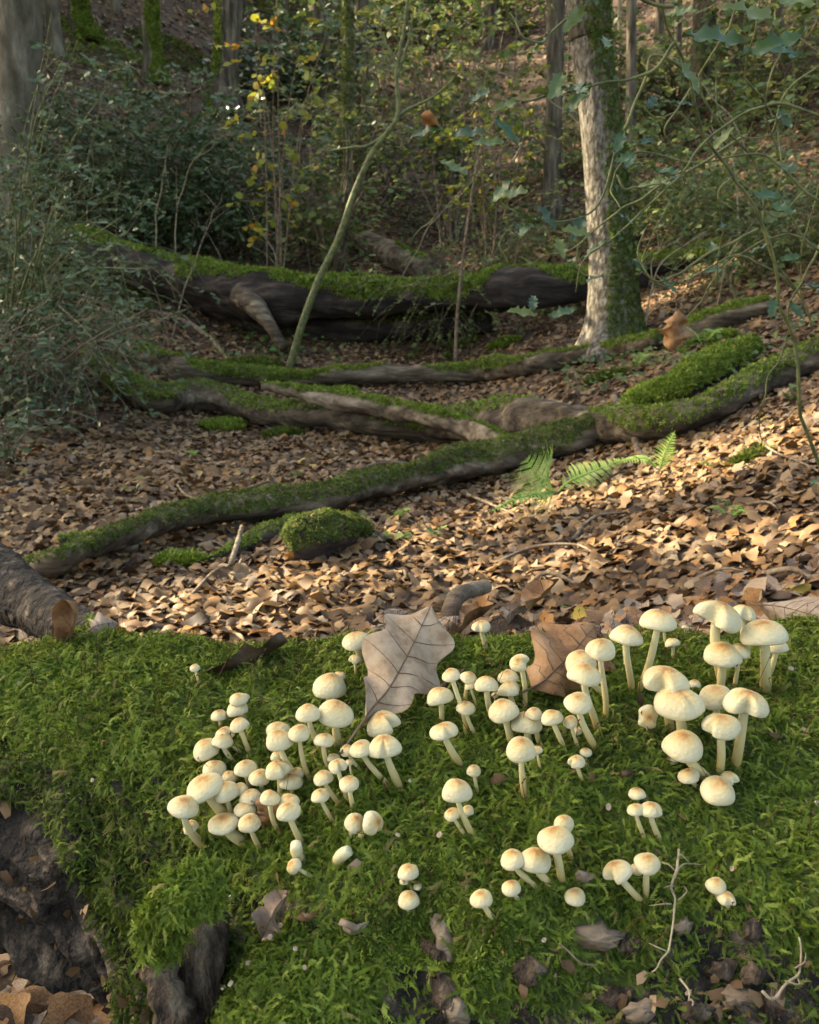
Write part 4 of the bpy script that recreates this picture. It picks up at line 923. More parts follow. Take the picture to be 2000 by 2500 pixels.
def sprays(bag_tw, bag_lf, starts, dirs, L, nleaf, card, lsize, flat=.7, droop=.15, tw=.003, curve=.5, tbias=0.0):
    """twigs from given starts with alternate leaves along them"""
    for p, d in zip(starts, dirs):
        L_ = L * rng.uniform(.6, 1.3); b = rng.normal(size=3) * curve * L_ * .3
        C = np.array([p, p + d * L_ * .5 + b, p + d * L_ + b * 1.2 + [0, 0, -droop * L_]]); C = spline(C, 6)
        v, f, _ = tube(C, np.linspace(tw, tw * .4, 6), 3, False); bag_tw.add(v, f)
        m = max(2, int(nleaf * rng.uniform(.6, 1.4))); t = rng.uniform(.15, 1, m)
        P = np.stack([np.interp(t, np.linspace(0, 1, 6), C[:, i]) for i in range(3)], -1)
        side = np.where(np.arange(m) % 2, 1., -1.)[:, None]; perp = nrm(np.cross(d, [0, 0, 1.]) + 1e-6)
        X = nrm(d * .6 + perp * side + rng.normal(size=(m, 3)) * .35)
        Z = nrm(np.array([0, 0, 1.]) * flat + rng.normal(size=(m, 3)) * (1.05 - flat) + [0, -.2, 0])
        Z = Z - X * (Z * X).sum(-1, keepdims=True)
        S = lsize * rng.uniform(.6, 1.25, m)
        v, f = stamp(CARD[card], P, basis(Z, X), S); nv = len(CARD[card][0])
        bag_lf.add(v, f, tint=np.repeat(np.clip(rng.beta(2, 3, m) + tbias, 0, 1), nv))

def shrub(name, label, base, ctr, rad, nmain, ntw, L, nleaf, card, lsize, ml, mt, main_r=.02, flat=.7, cat='shrub', group=None, up=.35, tbias=0.0, tw=.003, droop=.15):
    base = np.asarray(base, float); ctr = np.asarray(ctr, float); rad = np.asarray(rad, float)
    o = thing(name, label, cat, base, group); bt = Bag(); bl = Bag(); mains = []
    for k in range(nmain):
        e = nrm(rng.normal(size=3)) * rng.random() ** .4 * rad + ctr
        mid = base * .45 + e * .55 + rng.normal(size=3) * rad * .15; mid[2] += .12 * np.linalg.norm(e - base)
        C = spline([base + rng.normal(size=3) * [.06, .06, 0], mid, e], 16); mains.append(C)
        v, f, _ = tube(C, np.linspace(main_r, main_r * .25, 16), 6, False, .1, 8, k); bt.add(v, f)
    st = []; di = []
    for k in range(ntw):
        C = mains[rng.integers(nmain)]; j = rng.integers(5, 16)
        q = C[j] + rng.normal(size=3) * rad * .22
        if (((q - ctr) / (rad * 1.15)) ** 2).sum() > 1.2: q = C[j]
        d = nrm(nrm((q - ctr) / rad) * .7 + rng.normal(size=3) * .8 + [0, 0, up]); d[2] *= .6; st.append(q); di.append(nrm(d))
    sprays(bt, bl, st, di, L, nleaf, card, lsize, flat, droop, tw, tbias=tbias)
    tag(bt.out('stems', mt, o), kind='stuff'); bl.out('foliage', ml, o, smooth=False)
    return o

def tree(name, label, pts, m, moss=None, seed=0, top=7.0, flare=0.0, ivy=0, crown=True, rough=.06, seg=20, limbs=2, group=None, cl='green_leaf'):
    """pts: (px, py, half width px) from foot to the top of the frame; the trunk goes on above it into a crown"""
    g = ground(pts[0][0], pts[0][1]); Y = g[1]
    C = [at(px, py, Y) for (px, py, h) in pts]; R = [h / FPX * Y for (_, _, h) in pts]
    C = np.array(C); C[0, 2] = min(C[0, 2], g[2]) - .08
    d = nrm(C[-1] - C[0]); ztop = C[-1][2] + top
    C = np.vstack([C, C[-1] + d * (ztop - C[-1][2]) * .5, C[-1] + d * (ztop - C[-1][2])]); R = R + [R[-1] * .8, R[-1] * .35]
    CR = spline(np.column_stack([C, R]), 120); C = CR[:, :3]; R = CR[:, 3]
    V, F, t = tube(C, R, seg, True, rough, 3, seed)
    if flare:   # root buttresses
        n = len(C); a = np.tile(np.linspace(0, 2 * math.pi, seg, endpoint=False), n); zz = np.repeat(C[:, 2], seg) - g[2]
        k = np.exp(-np.clip(zz + .03, 0, None) / (flare * .55)) * (.30 + .55 * np.maximum(0, np.cos(a * 2.5 + seed)) ** 2)
        ax = np.repeat(C, seg, 0); V[:n * seg] += (V[:n * seg] - ax) * k[:, None] * (1.5 if flare > .32 else .7)
    o = thing(name, label, 'tree', [g[0], g[1], g[2]], group)
    tk = mk('trunk', V, F, m, o)
    if moss: moss_on(tk, V, [F[0]], C, seed=seed, **moss)
    if ivy:
        P, N = sample_surface(V, [F[0]], ivy * 12); O = nrm(P - C[np.clip(np.searchsorted(C[:, 2], P[:, 2]), 0, len(C) - 1)])
        s = fbm(P, 2.2, seed + 5, 2) + O[:, 0] * .45 - O[:, 1] * .2; k = np.argsort(-s)[:ivy * 3]; k = rng.choice(k, ivy, replace=False); P, O = P[k], O[k]
        k = (P[:, 2] < g[2] + 3.0); P, O = P[k], O[k]
        v, f = stamp(CARD['ivy'], P + O * .02, basis(nrm(O + rng.normal(size=O.shape) * .35), rng.normal(size=O.shape) * .6 + [0, 0, -1.0]), rng.uniform(.03, .055, len(P)))
        mk('ivy_leaves', v, f, M['ivy'], o, {'tint': np.repeat(rng.random(len(P)), 6)}, smooth=False)
    if crown:
        bt = Bag(); bl = Bag(); st = []; di = []
        for k in range(limbs):
            j = rng.integers(78, 116); e = C[j] + nrm(rng.normal(size=3) * [1, 1, .3]) * rng.uniform(.8, 1.8) + [0, 0, rng.uniform(.3, 1.1)]
            LC = spline([C[j], (C[j] + e) / 2 + [0, 0, .15], e], 10); v, f, _ = tube(LC, np.linspace(R[j] * .45, R[j] * .1, 10), 6, False); bt.add(v, f)
            for q in range(9): st.append(LC[rng.integers(3, 10)] + rng.normal(size=3) * .12); di.append(nrm(rng.normal(size=3) * [1, 1, .4]))
        sprays(bt, bl, st, di, .6, 9, 'diamond', .11, .6, tw=.006)
        bt.out('limbs', m, o); bl.out('crown', M[cl], o, smooth=False)
    return o, C, R

tree('broad_tree', 'tall grey barked tree with moss and ivy down one side and spreading roots', [(1500, 845, 70), (1500, 780, 58), (1494, 650, 50), (1484, 500, 46), (1471, 350, 44), (1456, 200, 44), (1441, 80, 46), (1432, -40, 48)], M['bark_ash'],
     dict(dens=9000, thr=.10, size=.020, pn=.5, pf=1.6, bias=(.9, -.30, -.15), key='moss_tuft_dark', zmax=2.4), seed=2, flare=.34, ivy=420, rough=.09, seg=64)
tree('beech_tree', 'smooth pale beech trunk with lichen blotches beside the holly', [(38, 640, 42), (38, 400, 40), (38, 200, 39), (38, -40, 38)], M['bark_beech'], seed=3)
tree('beech_tree', 'second slimmer beech trunk tucked behind the pale blotched one', [(84, 470, 20), (84, 200, 18), (84, -40, 17)], M['bark_beech'], seed=4)
tree('young_tree', 'slim grey tree with mossy foot on the leaf covered far bank', [(378, 195, 27), (372, 120, 19), (366, 50, 18), (362, -40, 18)], M['bark_beech'], dict(dens=4000, thr=.5, size=.04, pn=.5, pf=2, bias=(.8, -.4, -.1)), seed=5, flare=.3)
tree('oak_tree', 'dark furrowed oak trunk with a hollow at its foot on the far bank', [(548, 275, 40), (550, 200, 31), (556, 100, 29), (562, -40, 30)], M['bark_oak'], dict(dens=3000, thr=.6, size=.04, pn=.4, pf=2, bias=(-1, -.2, 0)), seed=6, flare=.3, rough=.1)
tree('oak_tree', 'dark furrowed oak trunk behind the yellowing leaves', [(770, 285, 36), (775, 200, 28), (780, 100, 26), (786, -40, 26)], M['bark_oak'], seed=7, flare=.3, rough=.1)
tree('young_tree', 'slim straight grey tree growing beside the pale sloping trunk', [(822, 655, 19), (836, 560, 15), (845, 400, 14), (850, 250, 13), (852, 100, 13), (853, -40, 13)], M['bark_beech'], dict(dens=6000, thr=.2, size=.025, pn=.5, pf=2, bias=(-.4, -.6, -.8), key='moss_tuft_dark'), seed=8)
tree('oak_tree', 'narrow dark trunk in shade further up the far bank', [(885, 290, 18), (884, 150, 15), (884, -40, 15)], M['bark_oak'], seed=9)
tree('young_tree', 'grey trunk standing in brown litter behind the big mossy tree', [(1345, 525, 24), (1348, 440, 20), (1352, 300, 19), (1356, 150, 19), (1358, -40, 20)], M['bark_oak'], seed=10, flare=.2)
tree('ivy_tree', 'ivy clad trunk among the pale green thicket', [(1715, 270, 26), (1718, 150, 24), (1722, -40, 24)], M['bark_oak'], seed=11, ivy=260)
tree('young_tree', 'dark mossy trunk by the upper bank beyond the two beeches', [(205, 90, 26), (190, 40, 22), (183, -40, 20)], M['bark_oak'], dict(dens=2500, thr=.2, size=.05, pn=.5, pf=2, bias=(.8, -.5, 0)), seed=12, flare=.3)
tree('young_tree', 'thin shaded trunk close behind the two beeches', [(140, 135, 20), (130, 60, 16), (118, -40, 15)], M['bark_beech'], seed=13, crown=False)
tree('young_tree', 'thin dark trunk to the ivy side of the big mossy tree', [(1538, 500, 15), (1540, 300, 12), (1542, 100, 11), (1542, -40, 11)], M['bark_oak'], seed=14, crown=False)
tree('sapling', 'pale thin straight pole behind the big mossy tree', [(1518, 330, 5), (1514, 150, 4), (1512, -40, 4)], M['twig_pale'], seed=15, crown=False)
tree('young_tree', 'slender trunk far back in the green thicket', [(1190, 120, 16), (1195, 40, 14), (1200, -40, 14)], M['bark_oak'], seed=16)
tree('young_tree', 'trunk far back beyond the ivy clad one', [(1790, 205, 22), (1795, 100, 18), (1800, -40, 18)], M['bark_oak'], seed=17)
tree('young_tree', 'far slim trunk at the edge of the bright thicket', [(1905, 180, 15), (1900, 60, 13), (1895, -40, 13)], M['bark_oak'], seed=18)
for k, (x, y0, w) in enumerate([(280, 30, 12), (455, 20, 10), (985, 95, 12), (1060, 80, 14), (1125, 60, 10), (1610, 120, 12), (1655, 150, 9), (1950, 120, 16), (690, 100, 12)]):
    tree('distant_tree', 'far thin trunk near the top of the gully', [(x, y0, w), (x + 4, -60, w * .8)], M['bark_oak'] if k % 2 else M['bark_beech'], seed=30 + k, crown=True, limbs=3, group='far trunks at the head of the gully')
# leaning saplings in the gully bottom
def sapling(label, pts, Y, r0, subs, m=M['twig_green']):
    C = spline([at(x, y, Y) for x, y in pts], 60); g = ground(*pts[0]); o = thing('sapling', label, 'sapling', C[0])
    v, f, _ = tube(C, np.linspace(r0, r0 * .35, 60), 9, True, .06, 10, 3); mk('stem', v, f, m, o)
    for s_ in subs:
        v, f, _ = tube(spline([at(x, y, Y) for x, y in s_], 20), np.linspace(r0 * .45, r0 * .15, 20), 6, False); mk('branch', v, f, m, o)
    return o, C
Ys = ground(708, 905)[1]
o, C = sapling('thin pale green sapling leaning and forking over the fallen logs', [(706, 905), (735, 800), (775, 690), (825, 585), (865, 470), (910, 370), (970, 285), (968, 180), (985, 80), (1000, -30)], Ys, .034, [[(970, 285), (1000, 265), (1060, 235), (1110, 190)], [(968, 190), (985, 140), (1000, 90), (1010, 20)], [(940, 330), (900, 355), (860, 360), (790, 370)], [(970, 160), (940, 100), (920, 60)]])
Ys2 = ground(1112, 885)[1]
o, C = sapling('slender upright sapling stem beside the tangled shrub', [(1112, 888), (1116, 780), (1128, 650), (1145, 520), (1165, 400), (1188, 325)], Ys2, .017, [[(1188, 325), (1220, 270), (1250, 180)]], M['twig'])
# ------------------------------------------------------------ shrubs and undergrowth
def gnd(x, y, dz=-.03): return np.array([x, y, float(height(x, y)) + dz])
def spot(px, py, Y): return at(px, py, Y)
c = spot(400, 370, 10.2)
shrub('holly_bush', 'wide blue green holly bush below the far bank', gnd(-2.8, 10.6), c, [1.75, .9, .78], 34, 1050, .44, 14, 'holly', .074, M['holly'], M['twig_green'], .018, flat=.55, cat='bush', up=.1)
c = spot(620, 470, 10.8)
shrub('holly_bush', 'sparser holly growth spilling towards the thin grey tree', gnd(-2.0, 11.0), c, [.75, .6, .30], 14, 150, .35, 9, 'holly', .058, M['holly'], M['twig'], .014, flat=.55, cat='bush', up=.1)
c = spot(120, 640, 5.6)
shrub('holly_bush', 'tangled twiggy holly thicket at the foot of the beech', gnd(-2.75, 6.0), c, [.75, .7, .62], 36, 420, .42, 8, 'holly', .052, M['holly'], M['twig_green'], .012, flat=.5, cat='bush', up=-.1, tw=.0028, droop=.4)
c = spot(150, 800, 5.2)
shrub('holly_bush', 'grey green holly drooping over the litter beside the curved branches', gnd(-2.6, 5.4), c, [.62, .5, .30], 24, 260, .36, 8, 'holly', .045, M['holly'], M['twig'], .009, flat=.5, cat='bush', up=-.2, droop=.4)
c = spot(70, 1020, 4.2)
shrub('holly_bush', 'small low holly with bright leaves at the litter edge', gnd(-2.1, 4.3), c, [.34, .35, .22], 9, 70, .26, 7, 'holly', .045, M['holly'], M['twig'], .007, flat=.5, cat='bush', tbias=.1)
c = spot(100, 480, 6.4)
shrub('holly_bush', 'holly shoots climbing in front of the pale beech trunk', gnd(-3.3, 7.0), c, [.55, .5, .55], 14, 170, .38, 9, 'holly', .055, M['holly'], M['twig_green'], .010, flat=.5, cat='bush')
c = spot(170, 120, 6.0)
shrub('holly_sapling', 'tall loose holly shoot with glossy leaves crossing the two beeches', gnd(-2.9, 6.6), c, [.42, .4, .30], 8, 55, .34, 7, 'holly', .06, M['holly'], M['twig_green'], .009, flat=.5, cat='shrub', tbias=.1)
c = spot(860, 330, 9.5)
shrub('beech_sapling', 'young beech with layered yellow green sprays beside the leaning sapling', gnd(-.9, 10.2), c, [.75, .7, .50], 12, 110, .5, 9, 'oval', .062, M['green_leaf'], M['twig'], .013, flat=.85, tbias=.18, up=0)
c = spot(770, 460, 10.3)
shrub('beech_sapling', 'low young beech with pale yellowing leaves on the far bank', gnd(-1.2, 10.9), c, [.65, .6, .35], 8, 70, .45, 8, 'oval', .06, M['green_leaf'], M['twig'], .010, flat=.85, tbias=.3, up=0)
c = spot(700, 70, 8.0)
shrub('beech_sapling', 'beech shoot with bright yellow and orange autumn leaves', gnd(-1.3, 8.9), c, [.50, .5, .34], 6, 36, .42, 8, 'oval', .075, M['yellow_leaf'], M['twig'], .010, flat=.6, tbias=.22, up=0)
c = spot(1070, 70, 11.5)
shrub('hazel_bush', 'tall green and gold leaved thicket behind the leaning sapling', gnd(.5, 11.2), c, [1.2, .9, .65], 18, 260, .5, 10, 'oval', .075, M['green_leaf'], M['twig'], .016, flat=.7, tbias=.22)
c = spot(1180, 150, 9.2)
shrub('hazel_bush', 'bush with orange flecked yellow leaves before the grey trunk', gnd(.9, 9.9), c, [.55, .5, .40], 8, 70, .4, 8, 'oval', .06, M['yellow_leaf'], M['twig'], .010, flat=.7, tbias=0)
c = spot(870, 100, 11.5)
shrub('hazel_bush', 'green leaved thicket around the narrow dark trunk', gnd(-.7, 12.2), c, [.95, .8, .6], 14, 140, .5, 9, 'oval', .075, M['green_leaf'], M['twig'], .014, flat=.7, tbias=.12)
c = spot(1080, 690, 8.0)
shrub('bramble_bush', 'tangled bramble shrub growing over the great fallen trunk', gnd(.32, 8.3), c, [.55, .45, .34], 26, 260, .30, 9, 'ivy', .040, M['green_leaf'], M['twig'], .007, flat=.7, tbias=.05, up=0, droop=.4)
c = spot(1230, 560, 9.4)
shrub('bramble_bush', 'low pale leaved bramble on the litter behind the big tree', gnd(1.0, 9.7), c, [.9, .7, .2], 18, 130, .32, 8, 'ivy', .045, M['green_leaf'], M['twig'], .006, flat=.75, tbias=.08, up=0, droop=.4)
c = spot(1720, 480, 8.6)
shrub('hazel_bush', 'open green thicket filling the slope beyond the big tree', gnd(2.9, 9.0), c, [1.25, 1.0, .85], 26, 560, .45, 9, 'oval', .06, M['green_leaf'], M['twig_green'], .012, flat=.75, tbias=.08)
c = spot(1900, 560, 6.6)
shrub('bramble_bush', 'leafy bramble arches on the right hand bank', gnd(2.8, 6.8), c, [.80, .7, .45], 26, 420, .4, 9, 'ivy', .046, M['green_leaf'], M['twig_green'], .008, flat=.75, tbias=.1, droop=.4)
c = spot(1640, 130, 12.0)
shrub('hazel_bush', 'bright green thicket beyond the big tree near the skyline', gnd(3.6, 12.8), c, [1.6, 1.0, 1.0], 20, 380, .55, 10, 'oval', .085, M['green_leaf'], M['twig'], .016, flat=.7, tbias=.15)
c = spot(1900, 150, 10.5)
shrub('hazel_bush', 'thicket of small green leaves behind the holly stems', gnd(4.3, 11.2), c, [1.3, .9, 1.1], 18, 320, .5, 10, 'oval', .075, M['green_leaf'], M['twig'], .014, flat=.7, tbias=.12)
c = spot(1330, 300, 11.5)
shrub('beech_sapling', 'young beech sprays screening the grey trunk behind the big tree', gnd(2.0, 12.0), c, [.8, .7, .45], 10, 90, .5, 9, 'oval', .065, M['green_leaf'], M['twig'], .011, flat=.85, tbias=.2, up=0)
c = spot(960, 230, 12.5)
shrub('beech_sapling', 'shaded young beech among the far trunks', gnd(-.3, 13.0), c, [1.1, .8, .5], 12, 110, .5, 9, 'oval', .07, M['green_leaf'], M['twig'], .011, flat=.85, tbias=.12, up=0)
# foliage wall at the head of the gully
for k, (px, py, Y, rx, rz, ml, lab) in enumerate([(250, -20, 19, 2.2, 1.1, 'holly', 'dark evergreen bush at the top of the leafy bank'), (560, 10, 20, 2.0, .9, 'green_leaf', 'green bush behind the furrowed oaks at the skyline'), (900, 20, 20, 2.2, 1.3, 'green_leaf', 'pale green bush at the head of the gully'),
        (1180, 10, 19, 2.2, 1.5, 'green_leaf', 'yellow green bush at the skyline above the gold thicket'), (1480, 20, 20, 2.4, 1.6, 'green_leaf', 'sunny green bush at the skyline behind the big tree'), (1780, 20, 19, 2.4, 1.7, 'green_leaf', 'bright bush at the skyline behind the ivy clad trunk'), (2000, 60, 17, 2.0, 1.9, 'green_leaf', 'tall green bush at the skyline over the bramble bank'), (720, 150, 16, 1.3, .7, 'holly', 'dark holly between the two furrowed oaks')]):
    c = spot(px, py, Y)
    shrub('skyline_bush', lab, gnd(c[0], Y + .5), c, [rx, 1.2, rz], 16, 330, .7, 11, 'diamond', .15, M[ml], M['twig'], .02, flat=.6, cat='bush', tbias=.18 if ml == 'green_leaf' else 0)

# ground cover: ivy and bramble seedlings on the far slope
def cover(label, n, xr, yr, size, ml, thr, freq, seed, hgt=.06):
    X = rng.uniform(*xr, n); Yv = rng.uniform(*yr, n); k = fbm(np.stack([X, Yv, X * 0], -1), freq, seed, 2) > thr; X, Yv = X[k], Yv[k]
    P = np.stack([X, Yv, height(X, Yv) + rng.uniform(.02, hgt, len(X))], -1)
    v, f = stamp(CARD['ivy'], P, basis(np.array([0, -.25, 1.]) + rng.normal(size=P.shape) * .3), size * rng.uniform(.6, 1.3, len(P)))
    tag(mk('undergrowth', v, f, M[ml], None, {'tint': np.repeat(np.clip(rng.beta(2, 3, len(P)) + .05, 0, 1), 6)}, smooth=False), label, 'undergrowth', None, 'stuff')
cover('low green undergrowth spread over the far slope', 16000, (-1.0, 6.5), (8.8, 17), .06, 'green_leaf', .05, .8, 3, .16)
cover('dark ivy leaves covering the ground under the holly', 6000, (-6, -.6), (7.5, 16), .055, 'ivy', .15, .9, 5, .10)
cover('sparse leafy undergrowth on the bank by the big tree', 2600, (1.0, 4.2), (4.2, 8.8), .042, 'green_leaf', .15, 1.1, 7, .10)
def seedling(px, py, h, n, ml, label):
    p = ground(px, py); o = thing('seedling', 'small green seedling ' + ('on the bank by the ferns' if p[0] > .9 and p[1] < 5 else 'near the mossy stump block' if p[1] < 3.3 else 'in the open litter before the sinuous branch' if p[1] < 5.6 else 'by the sagging mossy branch' if p[1] < 7.6 else 'under the great fallen trunk'), 'seedling', p, 'green seedlings in the leaf litter'); bt = Bag(); bl = Bag(); s = p[1] / FPX
    dirs = [nrm(np.array([rng.normal() * .8, rng.normal() * .5, 1.0])) for _ in range(n)]
    sprays(bt, bl, [p - [0, 0, .01]] * n, dirs, h * s, 6, 'oval', h * s * .5, .7, .1, .0022, .3, .1)
    bt.out('stem', M['twig_green'], o); bl.out('leaves', M[ml], o, smooth=False)
for (x, y, h) in [(320, 1205, 24), (195, 1265, 20), (740, 1170, 26), (610, 1180, 22), (950, 1330, 44), (1120, 1150, 36), (975, 1280, 50), (1000, 875, 30), (1100, 880, 30), (820, 820, 30), (1790, 1250, 40), (1150, 930, 24), (1340, 870, 26), (760, 1480, 20), (1560, 1040, 26), (580, 920, 26), (180, 1390, 24), (1250, 1180, 26), (640, 1010, 24), (1060, 1310, 34), (1820, 990, 36), (1950, 980, 46), (400, 740, 30), (360, 760, 40), (1390, 1510, 40)]:
    seedling(x, y, h, int(rng.integers(2, 5)), 'green_leaf', 'small green seedling sprouting from the brown leaf litter')

# thin bare shoots and dead twigs standing and lying about in the thicket
for k in range(46):
    px = [rng.uniform(60, 480), rng.uniform(560, 1330), rng.uniform(1540, 1990)][k % 3]; py = rng.uniform(330, 820) if k % 3 else rng.uniform(600, 960)
    g = ground(px, py); h = rng.uniform(.5, 1.9) * (.5 + g[1] * .06); ln = rng.normal(size=2) * .45 * h
    C = spline([g - [0, 0, .03], g + [ln[0] * .3 + rng.normal() * .08, ln[1] * .3, h * .5], g + [ln[0], ln[1], h * rng.uniform(.6, 1.0)]], 22); C += np.stack([noise(C, 5, k), noise(C, 5, k + 1), noise(C, 5, k + 2)], -1) * .05 * np.linspace(0, 1, 22)[:, None]
    r0 = rng.uniform(.005, .010); ci = int(rng.integers(3)); mm = [M['twig'], M['twig_pale'], M['twig_green']][ci]
    zone = 'by the holly thicket under the beeches' if k % 3 == 0 else ('on the slope beyond the big grey tree' if k % 3 == 2 else ('beyond the great fallen trunk' if g[1] > 8.3 else 'between the fallen branches and the great trunk'))
    lab = '%s %s bare shoot %s' % ('tall' if h > 1.2 else 'middling' if h > .75 else 'short', ['brown', 'pale', 'greenish'][ci], zone)
    o = thing('bare_shoot', lab, 'shoot', g, 'bare shoots in the undergrowth')
    v, f, _ = tube(C, np.linspace(r0, r0 * .3, 22), 6); mk('stem', v, f, mm, o)
    for q in range(int(rng.integers(2, 6))):
        j = int(rng.integers(7, 20)); d = nrm(rng.normal(size=3) + [0, 0, .4]) * h * rng.uniform(.15, .4)
        v, f, _ = tube(spline([C[j], C[j] + d * .5 + rng.normal(size=3) * .02, C[j] + d], 8), np.linspace(r0 * .5, r0 * .2, 8), 4); mk('side_twig', v, f, mm, o)

# ------------------------------------------------------------ ferns
def fern_frond(o, base, mid, tip, wid, m, n=20, up=(0, -.3, 1)):
    C = spline([base, mid, tip], 40); b = Bag(); v, f, _ = tube(C, np.linspace(.0035, .001, 40), 5, False); b.add(v, f)
    T, _, _ = frames(C); U = nrm(np.array(up, float)); L = np.linalg.norm(C[-1] - C[0])
    for k in range(n):
        t = .14 + .85 * k / n; i = int(t * 39); w = wid * (min(1, (t - .02) / .28) if t < .3 else (1 - (t - .3) / .72) ** .8) * rng.uniform(.9, 1.08)
        for sd in (-1, 1):
            d = nrm(np.cross(T[i], U) * sd + T[i] * .38); e = nrm(np.cross(U, d)); Ls = w; m2 = 8
            x = np.linspace(0, 1, m2 * 2 + 1); h = (1 - x) ** .7 * L / n * .40 * (1 - .45 * (np.arange(m2 * 2 + 1) % 2)); z = -.22 * x ** 2 * Ls + .0
            c = C[i] + d * (x * Ls)[:, None] + U * (z + .05 * Ls * np.sin(x * 3))[:, None]
            V = np.vstack([c + e * h[:, None] + d * (h * .5)[:, None], c - e * h[:, None] + d * (h * .5)[:, None], c - U * .001])
            q = np.arange(m2 * 2); N_ = m2 * 2 + 1
            b.add(V, [np.stack([q, q + 1, 2 * N_ + q + 1, 2 * N_ + q], -1), np.stack([2 * N_ + q, 2 * N_ + q + 1, N_ + q + 1, N_ + q], -1)])
    b.out('frond', m, o, smooth=False)
g = ground(1345, 1240); Y = g[1]
g = g + [0, -.14, .09]; Y = g[1]
fo = thing('fern', 'bright green fern with feathery fronds in front of the mossy branch', 'fern', g)
fern_frond(fo, g, at(1330, 1190, Y - .03), at(1283, 1118, Y - .04),   .19, M['fern'], 26, (.35, -.85, .35))
fern_frond(fo, g, at(1270, 1215, Y - .1), at(1192, 1252, Y - .15), .055, M['fern'], 18)
fern_frond(fo, g, at(1400, 1170, Y - .0), at(1530, 1118, Y + .12), .085, M['fern'], 24, (.1, -.6, .8))
g2 = ground(1610, 1155)
fo = thing('fern', 'smaller fern with an upright frond beside the crooked stick', 'fern', g2)
fern_frond(fo, g2, at(1622, 1110, g2[1]), at(1648, 1052, g2[1]), .07, M['fern'], 20, (.3, -.85, .3))
fern_frond(fo, g2, at(1575, 1120, g2[1]), at(1500, 1128, g2[1] - .05), .05, M['fern'], 16)
for (x, y, sc_, lab) in [(1780, 1275, 1.0, 'dark little fern in the leaf litter of the bank'), (1550, 900, 1.0, 'pale fern by the mossy short log'), (1720, 850, 1.2, 'fern under the hanging oak leaf'), (1320, 770, 1.2, 'fern at the foot of the big tree'), (1740, 1150, .6, 'tiny fern sprig in the sunny leaf litter'), (1400, 1500, .5, 'tiny fern tip by the brown leaf'), (320, 720, 1.2, 'fern below the great fallen trunk'), (480, 1120, .5, 'tiny fern in the open litter')]:
    g = ground(x, y); fo = thing('fern', lab, 'fern', g); s = g[1] / FPX * 60 * sc_
    for a in rng.uniform(0, 6.28, 4): fern_frond(fo, g, g + [math.cos(a) * s * .5, math.sin(a) * s * .4, s * .55], g + [math.cos(a) * s, math.sin(a) * s * .8, s * .5], s * .32, M['fern'], 12)

# ------------------------------------------------------------ near holly reaching in from the bank
def holly_leaf_obj(o, p, X, Z, s, m=None):
    me = HL[rng.integers(len(HL))]; q = bpy.data.objects.new('leaf', me); COL.objects.link(q); q.parent = o
    B = basis(np.array([Z]), np.array([X])); q.location = (p - wloc(o)).tolist(); q.rotation_euler = euler(B)[0].tolist(); q.scale = (s, s, s)
def near_holly_leaf(seed):
    r = np.random.default_rng(seed); n = 26; x = np.linspace(0, 1, n); env = np.sin(np.pi * x ** .85) ** .7 * .24 + .008
    sp = np.abs(np.sin(x * math.pi * 4.5)) ** .5; h = env * (.62 + .55 * (1 - sp)); z = .11 * (1 - sp) * np.where(np.arange(n) % 2, 1, .9) + .04 * np.sin(x * 14 + seed)
    u = np.array([-1, -.5, 0, .5, 1]); V = np.stack([np.repeat(x[:, None], 5, 1), u[None] * h[:, None], np.abs(u[None]) ** 1.6 * z[:, None] - .16 * x[:, None] ** 2 + .03 * np.abs(u)[None]], -1).reshape(-1, 3)
    i = (np.arange(n - 1)[:, None] * 5 + np.arange(4)[None]).ravel(); F = np.stack([i, i + 5, i + 6, i + 1], -1)
    me = make_mesh('holly_leaf', V, F, {'tint': np.full(len(V), r.random())}); me.materials.append(M['holly_near']); return me
HL = [near_holly_leaf(k) for k in range(6)]
hb = thing('holly_tree', 'arching green holly stems with spiny glossy leaves reaching over the gully', 'holly', gnd(1.75, 2.3))
hroot = gnd(1.75, 2.3)
def hstem(pts, r0, leaves=0, size=.05, root=False):
    P = [at(x, y, Y) for (x, y, Y) in pts]
    if root: P = [hroot, hroot * .5 + P[0] * .5 + [.15, 0, .1]] + P
    C = spline(P, 46); C = C + np.stack([noise(C, 9, 1), noise(C, 9, 2), noise(C, 9, 3)], -1) * .022 + np.stack([noise(C, 28, 1), noise(C, 28, 2), noise(C, 28, 3)], -1) * .005
    v, f, _ = tube(C, np.linspace(r0, r0 * .4, 46) * .72, 7); mk('stem', v, f, M['twig_green'], hb)
    for k in range(leaves):
        j = rng.integers(14, 46); T = nrm(C[min(45, j + 1)] - C[j - 1]); X = nrm(T * .6 + rng.normal(size=3) * [.8, .5, .7]); holly_leaf_obj(hb, C[j], X, nrm(np.array([0, -.5, 1.]) + rng.normal(size=3) * .5), size * rng.uniform(.75, 1.2))
    return C
hstem([(2080, 1240, 1.9), (1870, 600, 1.75), (1780, 420, 1.7), (1720, 330, 1.65), (1690, 200, 1.6), (1640, 60, 1.55), (1600, -60, 1.5)], .008, 4, root=True)
hstem([(1960, 700, 1.9), (1850, 470, 1.85), (1800, 350, 1.8), (1700, 210, 1.75), (1780, 80, 1.7), (1815, -50, 1.7)], .006, 4, root=True)
hstem([(1840, 560, 1.8), (1700, 640, 1.75), (1600, 700, 1.7), (1560, 640, 1.7), (1590, 560, 1.7)], .0045, 2)
hstem([(1830, 330, 1.8), (1650, 420, 1.8), (1500, 520, 1.85), (1400, 575, 1.9), (1300, 640, 1.9)], .0045, 3)
hstem([(1690, 180, 1.6), (1600, 130, 1.6), (1540, 230, 1.6), (1480, 420, 1.6), (1440, 520, 1.6), (1280, 540, 1.55), (1200, 500, 1.5)], .004, 5, .055)
